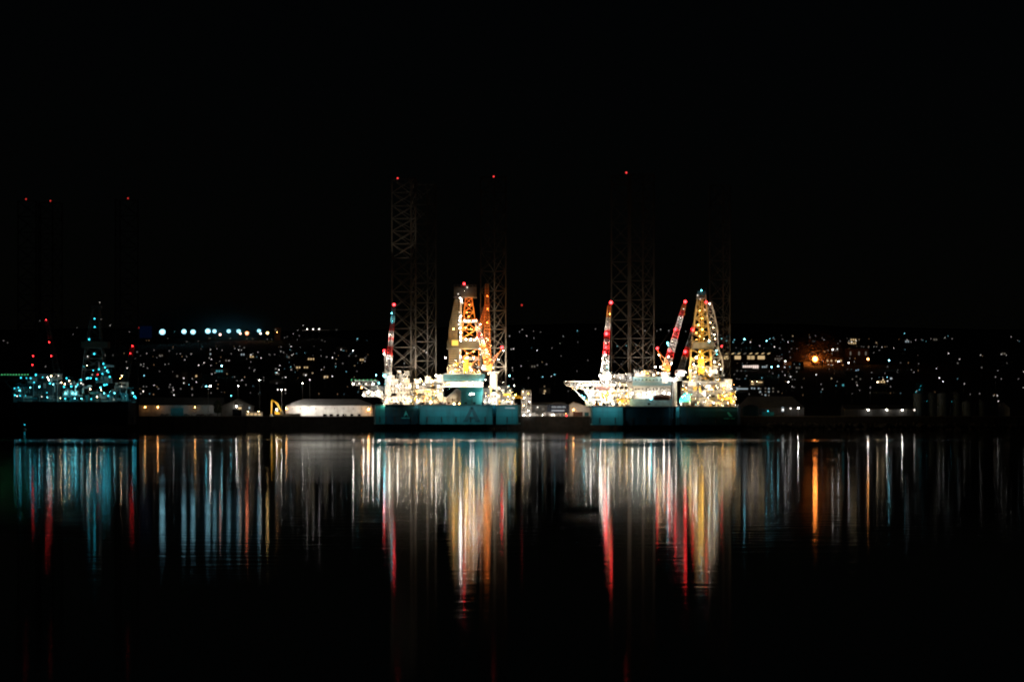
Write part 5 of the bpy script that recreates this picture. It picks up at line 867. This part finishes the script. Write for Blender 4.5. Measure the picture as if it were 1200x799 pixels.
LAMPS = '''
172 412.5 w2;161 413.5 w1;188 416 w1;184 416 w1;198 410.5 w1;207.5 411 w1;211 411 w2;225 414.5 w2;246 411 w2;216.5 421 w2;169 423 w2;166 426 w2;168.5 426 w2;173 427 w2;244.8 417.5 w2;247.5 419.6 w3;239 423.5 w3;247.5 426.5 w2
232 429.5 w3;260 411 w1;280 407.5 w3;283.5 407.5 w2;286.5 407.5 w1;275.5 409 w1;293.5 417 w3;262 424.5 w3;268.5 423.5 w2;260.2 430 c4;252 432.5 w2;249 438.5 w2;298 430.5 w2;168.5 441.5 c3;181 447 w3;216.5 438 w2;216.2 443.5 w3;215.6 447.5 w3;225 440 w2;230 443.5 w3
221.5 446.5 c3;254 422.5 y1;265.5 439.5 y1;283 442.3 w3;278 442.5 w1;286.5 442.5 y1;236.5 402.5 c1;203 450.5 w2;200 450.8 w1;248 457 w1;255 450.5 y2;225 452 w2;186 453 w1;203.5 458.5 w2;203.3 461.5 w3;159 417 w1;193 428 w1;254 443 w1
418.2 397 c3;348.5 384.5 w2;355.2 382 w2;344 389.5 w2;394 383.2 w2;357 411 c3;342 413.5 w3;344.2 414 w2;339 400.7 w1;340.2 406 c2;340.6 405 w3;329.5 411 w2;333 414 w1;414 406.5 w4;303 411 w2;296.5 411 w1;306.5 418.5 w3;382.5 416 w2;389.4 420.5 w3;394 420.5 y1;428.2 416 w2;423.6 421 y2;427 423 w2
415.6 424 y2;393 428 c2;298 430.6 w2;366.4 433 y3;376 433 w2;340.5 430 c2;340.6 433.5 w2;323.2 429.6 w2;327.4 429.2 w2;323 434.6 c3;326.8 434 w3;325 436 w3;334.6 441 w3;302.2 440.6 w2;357.6 441.2 w3;381.6 441 w2;389.4 441 w3;405.4 433.5 c2;415 437.5 y1;309 441 w1;376.8 415.5 w1;380 430 w1;333 395 w1
400.3 407 w3;402.5 408.5 c2;411 411.5 b1;413 413.5 b1;440.2 437.5 c4;485 405.2 w3;497 407.6 w3;499 413.2 w3;502.4 404 w2;474 424.8 w2;486 431 w1;511 428 w1
611.4 386 w2;609.2 386.6 w2;617.4 392 w3;625.6 393.6 w2;625.4 387.3 w1;633 387 w1;597.2 395 w2;599.6 405.6 w3;602.4 409.4 w3;629.2 410.4 w3;659.6 392 w2;656.6 398.6 w2;677.4 386.2 c3;698.2 386 w1;677.6 397.6 w1;600.6 430.2 w2;610.4 428.2 w2;629 428.4 w1;597.6 439.6 c4;636.4 439.8 c3;646.2 436 w3;650.6 438.8 c3
638 457.6 y3;638 452.5 y1;619 442 w1;635 422 y1;602 445 w1;640 428 w1;676 431 w1;613 455 w1
747 386 w2;755.4 388.2 w2;774.2 387 w2;784 387 w2;803 388.2 w1;721.6 402 c3;733.4 402.4 c3;722.4 407 c2;745 403 c1;782.5 402.2 c4;794.2 402 w1;757.6 418 w2;769.4 386.8 w1;741 421 w1;765 404 w1;846 397.2 c3;851 397.4 c3;856 397 c3;860.4 397 c3;872 397.8 c4;859 402 c2
880 402 w3;890.2 402.4 w3;898 397 c4;902 396.6 c3;906 396.4 c2;844 390.2 w1;870 402 c1;855 407 w1;907.4 407.6 w3;913.6 407 w1;925 411 w1;924 400.2 w3;929 395 y2;898 426 w2;904.2 428.8 c4;912.4 428.8 c4;919.6 429 w3;924.5 431 c1;920.2 420.2 w4;939 421 w2;919 440 w2;926.6 439.6 w3;923.6 443.8 w4;957 440.2 w3;893.6 443 c2;848 439.4 w3;875 440 w1;928 450.2 w2
863 439.5 w1;866.5 440.5 w1;926.5 416 w1;914 407 w1;954 411 a2
966 397 w2;970 407.6 w2;966 411.6 y2;975.6 410 w4;981.6 409.6 w3;994.2 402 y3;998.2 401.6 w3;1002.6 397 w3;1006 395 y2;1003.2 401 y2;994.4 397 w2;1012.6 404 w1;1027 402 y2;1034 407 w2;1030 408.6 w1;1047.6 404 w3;1059.4 390.4 c3;1063.6 399.6 w2;1067 399.4 w1;1072.6 397.2 w2;971.2 423.8 y3;976.2 424 y3;982.4 422.2 w4;995 423.8 w4;988 424.4 a3
1002.4 434.6 b2;1006.4 434.6 b2;1021 439 w2;1021 434.6 w1;1037 434.6 w1;1039.6 440.4 c3;1045.8 442.6 w2;993.4 440.4 w3;994.2 445.6 w3;974.4 443.4 y2;981.4 443.6 w1;1029 446 y4;1034 446 y3;1039.2 446.2 w3;1008.2 447.6 y1;999 448 y2;1003.6 453 w2;963 452.6 w2;979 451.8 c1;1020 454.6 w1;1073 459.4 w2;1041.2 421.8 c4;1002 420 a1
1082 398.6 c1;1085.2 398 c1;1091 393.2 w2;1107 395.2 w2;1110.4 391 c2;1115.8 396.6 w1;1184.6 394.2 w2;1111.6 413 w3;1124 422.4 w2;1121.6 425.2 w1;1149.8 417.4 w2;1172.8 414.6 w2;1179.4 413.4 w2;1097.6 427.4 w3;1077 424 w1;1070.4 433 w2;1169 433.2 w1;1199.5 437 w2;1100.2 444.4 w3;1105.8 447.6 w3;1129.4 448.8 w2;1163.8 458.4 w2;1168.6 459.2 w3;1199 450 w2;1174 443 w1;1166.5 443 w1;1147.6 459.6 w1;1106 459.6 w1;1150 430 w1;1193 441 w1
124 413.6 w1;133 413.4 w1;141.2 417.6 w1;145 411.8 y1;149 424 w1;128.4 382.6 w2;90 380.8 w1;86 390.2 w1;5 400.4 w1;8.4 400.4 w1;46.8 364.8 w1;53 431 w1;118.6 374 w1;152 388.2 w2;177 388 c2;205.2 387.6 c2
'''
for tok in LAMPS.replace('\n', ';').split(';'):
    if tok.strip():
        a, b_, c = tok.split(); street(float(a), float(b_), c[0], int(c[1]))
for hs in [(284.5, 415, 'w', 2, 9, 1, None, 2), (295, 417.6, 'y', 2, 9, 1, None, 2), (351, 430.2, 'y', 3, 10, 1, None, 2), (358.5, 430.3, 'y', 2, 9, 1, None, 2), (364.5, 420.3, 'y', 3, 11, 1, None, 2), (338.5, 418.2, 'w', 1, 9, 1, M['render_wall'], 1), (400, 408.6, 'w', 1, 9, 1, M['render_wall'], 1), (325, 437.5, 'w', 2, 9, 1, None, 1), (207.6, 440.3, 'y', 1, 8, 1, None, 1), (230, 440.2, 'y', 1, 8, 1, None, 2), (265, 422, 'y', 1, 8, 1, None, 1), (357.6, 438.4, 'w', 2, 9, 1, None, 1), (382, 441.2, 'y', 2, 9, 1, None, 2),
           (424, 421.2, 'y', 2, 9, 1, None, 2), (257, 434.4, 'c', 3, 14, 1, M['render_wall'], 1), (246.5, 414.4, 'w', 1, 8, 1, None, 2), (638.4, 457.8, 'y', 1, 8, 1, M['render_wall'], 2), (625, 429, 'w', 2, 8, 1, None, 1), (1003, 448.4, 'y', 2, 12, 2, None, 1), (1033, 447, 'y', 3, 12, 1, None, 2), (989.6, 450.8, 'c', 2, 9, 1, None, 2), (1096, 397.5, 'w', 2, 9, 1, None, 1), (1000, 401.8, 'y', 3, 12, 2, None, 2), (911.5, 420.2, 'y', 3, 10, 1, None, 1), (1063, 399.8, 'w', 2, 9, 1, None, 2), (935, 430.5, 'w', 2, 9, 1, None, 1), (1176, 414, 'w', 2, 9, 1, None, 1), (188.5, 416.2, 'w', 2, 9, 1, None, 1), (1044, 443, 'w', 1, 8, 1, None, 2), (980, 410, 'w', 2, 10, 1, M['render_wall'], 1)]:
    house(*hs)
# number the look-alikes from the left
by = {}
for it in items: by.setdefault(it[2], []).append(it)
for lab, ls in by.items():
    ls.sort(key=lambda i: (i[0], i[1]))
    for k, it in enumerate(ls):
        it[3]['label'] = lab if len(ls) == 1 else f'{lab}, {ORD[k + 1] if k + 1 < len(ORD) else str(k + 1) + "th"} from left'; it[3]['group'] = it[4]

# the faintest lamps of the streets behind, past counting
fm = MB(); frn = random.Random(21); ec = [emit('far_street_' + n_, c_, s_, False) for n_, c_, s_ in (('white', (1, .94, .86), .45), ('amber', (1, .6, .3), .4), ('cyan', (.4, .85, 1), .4))]
for k in range(300):
    px = frn.choice((frn.uniform(160, 445), frn.uniform(160, 445), frn.uniform(845, 1060), frn.uniform(845, 960), frn.uniform(590, 1200))); py = 392 + 70 * frn.random() ** 1.2; py0 = round(py / 9) * 9 + (px / 60) % 4 if frn.random() < .6 else py
    Y = ground_Y(px, py0, 7); x = X(px, Y); z = gz(x, Y); fm.bar((x, Y, z), (x, Y, z + 7), .08, M['grey_paint'], 3); fm.ball((x, Y - .2, z + 7), frn.uniform(.14, .34), frn.choice((ec[0], ec[0], ec[0], ec[1], ec[2])), 5, 3)
tag(fm.build('far_street_lighting'), 'faint scattered street lighting of the hillside town behind everything else', 'street lighting', kind='stuff')

# stadium floodlight masts on the ridge
for k, (px, py, s) in enumerate(((190.3, 389, 1.25), (215.6, 388.5, 1.0), (226.2, 389, 1.05), (243.6, 388, 1.12), (251.4, 388.2, .85), (268.1, 388, .85), (279.6, 388, .9), (303.5, 387.6, .78))):
    Y = 3000 + 12 * k; x = X(px, Y); zb = gz(x, Y); zt = Z(py, Y); t = thing('floodlight_mast', (x, Y, zb), f'brilliant stadium floodlight on the ridge, {ORD[k + 1]} of the row from the left', 'floodlight mast', 'stadium floodlight masts on the ridge')
    mb = MB(); mb.bar((x, Y, zb), (x, Y, max(zt, zb + 2)), .4, M['grey_paint'], 8, .25); mb.build('pole', t); fr = MB(); fr.box(x - 2.2 * s, x + 2.2 * s, Y + .05, Y + .35, zt - 1.8 * s, zt + 1.8 * s, M['dark_paint']); fr.build('lamp_frame', t)
    bk = MB()
    for r_ in range(-2, 3):
        for c_ in range(-2, 3):
            if r_ * r_ + c_ * c_ < 6: bk.ball((x + c_ * .82 * s, Y - .3, zt + r_ * .76 * s), .40 * s, E['stadium'], 6, 4)
    bk.build('lamp_bank', t); vs_ = MB(); vs_.box(x - 2.6 * s, x + 2.6 * s, Y - 1.8, Y + .3, zt - 2.0 * s, zt - 1.85 * s, M['dark_paint']); vs_.build('light_block', t)  # plate added under the lamps to keep their light off the slope
def ridge_lamp(px, py, Y, col, st, r, name, label, cat):
    x = X(px, Y); zb = gz(x, Y); zt = Z(py, Y); e = emit(name + '_glow', col, st); t = thing(name, (x, Y, zb), label, cat); mb = MB(); mb.bar((x, Y, min(zb, zt - 5)), (x, Y, zt), .2, M['grey_paint'], 6, .12); mb.build('pole', t); l = MB(); l.ball((x, Y, zt), r, e, 8, 5); l.build('lamp_globe', t); c = MB(); c.box(x - r * 1.1, x + r * 1.1, Y - r * .4, Y + r * 1.1, zt + r * .95, zt + r * 1.1, M['dark_paint']); c.build('lamp_hood', t)
ridge_lamp(289.4, 390.4, 3040, (1, .26, .12), 8, 1.5, 'ridge_lamp', 'reddish orange lamp right of the stadium floodlights', 'street lamp')
ridge_lamp(258, 392, 3040, (1, .6, .5), 7, .9, 'ridge_lamp', 'small pinkish lamp below the stadium floodlights', 'street lamp')
ridge_lamp(281.6, 390.8, 3040, (1, .6, .4), 7, .8, 'ridge_lamp', 'small warm lamp close to the seventh stadium floodlight', 'street lamp')
ridge_lamp(305.4, 390.8, 3040, (1, .9, .8), 7, .7, 'ridge_lamp', 'small white lamp just below the last stadium floodlight', 'street lamp')
ridge_lamp(313.4, 390.2, 3040, (1, .62, .22), 9, 1.1, 'ridge_lamp', 'warm yellow lamp beside the lit building on the ridge', 'street lamp')
ridge_lamp(955.2, 420.6, 2680, (1, .26, .04), 38, 2.0, 'sodium_floodlight', 'huge glaring orange floodlight over the hillside yard', 'floodlight')
ridge_lamp(1017.2, 420.8, 2690, (1, .36, .10), 16, .8, 'sodium_floodlight', 'small orange lamp at the right end of the glowing yard', 'floodlight')
ridge_lamp(932, 424.5, 2660, (1, .55, .4), 12, .7, 'sodium_floodlight', 'small pinkish lamp left of the huge orange floodlight', 'floodlight')
def beacon(px, py, Y, label):
    x = X(px, Y); zb = gz(x, Y); zt = Z(py, Y); t = thing('radio_mast', (x, Y, zb), label, 'radio mast'); mb = MB(); n = max(3, int((zt - zb) / 6)); boom(mb, (x, Y, zb), (x, Y, zt), 1.6, .5, n, [M['black_steel']], .06, .04); mb.build('lattice', t); l = MB(); l.ball((x, Y, zt + .4), .8, E['avi_red_dim'], 6, 4); l.build('warning_light', t)
beacon(611.5, 358, 3180, 'thin dark radio mast with one dim red light between the bright rigs'); beacon(162.6, 384.6, 3100, 'thin dark radio mast with a red light left of the stadium floodlights')
# buildings of the slope with their own shape
def block(name, px0, px1, py0, py1, Y, dep, wall, label, cat='building'):
    """plain block on the slope; py1 is where its base shows"""
    x0, x1 = X(px0, Y), X(px1, Y); z1 = Z(py0, Y); zb = gz((x0 + x1) / 2, Y) - 2; t = thing(name, ((x0 + x1) / 2, Y, zb), label, cat); mb = MB(); mb.box(x0, x1, Y, Y + dep, zb, z1, wall); mb.build('wall', t); rf = MB(); rf.box(x0 - .3, x1 + .3, Y - .3, Y + dep + .3, z1 + .003, z1 + .5, M['slate']); rf.build('roof', t); return t
def Yat(py): return 1950 + (488 - py) * 12.4
Y = Yat(432); t = block('factory_building', 843, 908, 415.6, 432, Y, 30, M['brick'], 'dark factory with yellow lit windows under a sawtooth roof', 'factory')
for k in range(8):
    px = 848 + k * 7; st = MB(); y = Y + 2; st.prism([(X(px, y), Z(415.3, y)), (X(px + 6.6, y), Z(415.3, y)), (X(px + 6.6, y), Z(413, y))], y, y + 24, M['slate']); r_ = st.build('sawtooth', t)
    gl = MB(); y = Y + 1.9; e = E['window_warm'] if k not in (3,) else E['window_dim']; gl.add([(X(px + 1.4, y), y, Z(415.1, y)), (X(px + 3.6, y), y, Z(415.1, y)), (X(px + 6.0, y), y, Z(413.5, y)), (X(px + 4.2, y), y, Z(413.5, y))], [(0, 1, 2, 3)], e); gl.build('skylight', r_)
for a, b in ((846.5, 853.5), (861, 868), (876, 879.4), (880.4, 884), (888, 896)):
    wn = MB(); wn.pbox(a, b, 417, 420.8, Y - .1, .09, E['window_warm'])
    for q in range(1, 4): wn.pbox(lerp(a, b, q / 4) - .12, lerp(a, b, q / 4) + .12, 417, 420.8, Y - .16, .05, M['slate'])
    wn.pbox(a, b, 418.7, 419, Y - .17, .05, M['slate']); wn.build('window', t)
sr = emit('shop_row', (1, .80, .70), 1.1, False)
Y = Yat(434); t = block('shop_row', 868, 900, 427, 434, Y, 12, M['render_wall'], 'low building with one bright pinkish strip of windows', 'shop row')
for k in range(8): wn = MB(); wn.pbox(870.4 + k * 2.35, 872.3 + k * 2.35, 428.2 if k < 5 else 428.0, 430.6 + (k > 4) * .8, Y - .1, .09, sr); wn.build('window', t)
for k in range(3): wn = MB(); wn.pbox(893 + k * 2.1, 894.4 + k * 2.1, 429, 430.6, Y - .1, .09, E['window_cool']); wn.build('window', t)
Y = Yat(452); t = block('hotel_building', 879, 895, 445, 452, Y, 10, M['render_wall'], 'warm lit pale building above the dotted office block')
for px in (881.6, 886.8): lamp(t, px, 447, Y - 1.5, 'H', .42, 'wall_lamp')
wn = MB(); wn.pbox(888, 893.5, 447.2, 448.4, Y - .1, .09, E['window_warm']); wn.build('window', t); wn = MB(); wn.pbox(880.5, 883.5, 449, 450.4, Y - .1, .09, E['window_warm']); wn.build('window', t)
Y = Yat(467); t = block('office_block', 878, 915, 453, 467, Y, 12, M['slate'], 'dark office block with a grid of scattered lit windows', 'office block')
for px, py in ((881, 454.8), (884, 455), (891.2, 455.4), (897, 455), (901, 455.4), (906, 455), (891, 459), (897, 458.8), (901, 459), (906, 458.6), (912, 458.8), (897, 462.8), (901, 463), (889, 455)): flat_part(t, 'window', px - .75, px + .75, py - .75, py + .75, Y, E['window_cool'] if (px + py) % 3 < 2 else E['window_dim'])
Y = Yat(459); t = block('canopy_building', 861, 878, 453.6, 459, Y, 8, M['render_wall'], 'low canopy with cool white strip lights behind the right rig')
flat_part(t, 'window', 864, 877.5, 455, 456, Y, E['window_cool']); flat_part(t, 'window', 863, 864.6, 453.8, 457.5, Y, E['window_cool']); lamp(t, 866.5, 452.6, Y - 1, 'w', .35, 'wall_lamp')
Y = Yat(433); t = block('tower_block', 992, 1012, 436, 460, Yat(462), 12, M['slate'], 'dark tower block with few lit windows right of the orange floodlight', 'tower block')
for px, py in ((1003.6, 447.8), (999, 444.2), (1008.2, 444), (1003.6, 441)): flat_part(t, 'window', px - .6, px + .6, py - .6, py + .6, Yat(462), E['window_dim'])
# orange-lit walls of the yard
Y = 2715; t = block('yard_building', 992, 1018, 409, 424, Y, 14, M['brick'], 'tall wall glowing orange in the yard light right of the orange floodlight')
for px in (996, 1006, 1014): flat_part(t, 'window', px, px + 1.4, 412, 416, Y, E['window_dim'])
t = block('terrace_building', 966, 988, 419, 424.6, 2700, 10, M['brick'], 'low terrace with warm windows just right of the orange floodlight')
for px in (969, 973.5, 979, 984.5): flat_part(t, 'window', px, px + 1.6, 421.6, 423.6, 2700, E['window_warm'])
t = block('lit_ground_strip', 918, 950, 424, 425.4, 2690, 1.2, M['render_wall'], 'low pale strip standing in for lit ground left of the orange floodlight', 'wall')  # upright block added in place of a strip of lit ground
# buildings on the ridge
t = block('ridge_building', 321.5, 328.5, 384, 391, 3060, 10, M['brick'], 'small building glowing orange at the end of the stadium lights'); lamp(t, 324.5, 389, 3052, 'A', .55, 'wall_lamp'); flat_part(t, 'window', 322.4, 323.6, 385.6, 387.4, 3060, E['window_dim'])
t = block('bright_block', 213, 219, 436, 449, Yat(451), 9, M['render_wall'], 'narrow pale stair block lit by three lamps above the long grey shed'); 
rd = MB(); rd.pbox(354, 386, 386.4, 387.6, 3080, 1, M['render_wall']); o = rd.build('lit_road_strip'); tag(o, 'long pale strip standing in for the lit road along the ridge top', 'wall')  # upright strip added in place of the lit road
for px in (360, 367, 374): ridge_lamp(px, 385.6, 3076, (1, .9, .85), 7.5, .45, 'ridge_lamp', {360: 'left of three faint lamps along the pale ridge strip', 367: 'middle of three faint lamps along the pale ridge strip', 374: 'right of three faint lamps along the pale ridge strip'}[px], 'street lamp')
sc_ = thing('video_screen', (X(171, 3020), 3020, gz(0, 3020)), 'dim deep blue screen at the left end of the stadium lights', 'screen'); mb = MB(); mb.pbox(163.5, 178, 382, 396, 3020, .3, E['screen_blue']); mb.build('display', sc_); mb = MB(); mb.pbox(163, 178.5, 381.4, 396.6, 3020.35, .5, M['dark_paint']); mb.bar(P(166, 396, 3020.6), P(166, 400, 3020.6), .3, M['dark_paint']); mb.bar(P(176, 396, 3020.6), P(176, 400, 3020.6), .3, M['dark_paint']); mb.build('frame', sc_)
t = gable('gabled_shed', 'low shed with a pale roof by the road, left of the tall masts', 316, 332, 323, 444.6, 447, 447, Yat(449.5), 16, M['shed_grey'], M['roof_white'])
bpy.context.view_layer.update()

# ------------------------------------------------------------------ tinted volumes added as glow round the strongest floodlights, thinning towards the rim
def halo(px, py, Y, wpx, dep, h, density, col, label):
    m = bpy.data.materials.new('halo'); m.use_nodes = True; nt = m.node_tree; nt.nodes.clear(); N = nt.nodes.new; L = nt.links.new
    v = N('ShaderNodeVolumePrincipled'); o = N('ShaderNodeOutputMaterial'); v.inputs['Color'].default_value = (*col, 1); v.inputs['Anisotropy'].default_value = .3; L(v.outputs[0], o.inputs['Volume'])
    tc = N('ShaderNodeTexCoord'); ln = N('ShaderNodeVectorMath'); ln.operation = 'LENGTH'; L(tc.outputs['Object'], ln.inputs[0])
    mr = N('ShaderNodeMapRange'); mr.inputs[1].default_value = 1.0; mr.inputs[2].default_value = .0; mr.inputs[3].default_value = 0; mr.inputs[4].default_value = 1.0
    L(ln.outputs['Value'], mr.inputs[0]); pw = N('ShaderNodeMath'); pw.operation = 'POWER'; L(mr.outputs[0], pw.inputs[0]); pw.inputs[1].default_value = 2.2; ml = N('ShaderNodeMath'); ml.operation = 'MULTIPLY'; L(pw.outputs[0], ml.inputs[0]); ml.inputs[1].default_value = density; L(ml.outputs[0], v.inputs['Density'])
    mb = MB(); mb.ball((0, 0, 0), 1.0, m, 24, 14); b = mb.build('halo'); b.location = P(px, py, Y); b.scale = (wpx / 2 * Y / F, dep, h); tag(b, label, 'halo', kind='stuff')
halo(236, 388, 3085, 240, 74, 36, 8.5e-2, (.22, .80, 1), 'added cyan glow volume round the row of stadium floodlights')
halo(957, 420, 2680, 100, 40, 30, 1.9e-2, (1, .75, .5), 'added orange glow volume round the huge orange floodlight')
SC.cycles.volume_bounces = 0
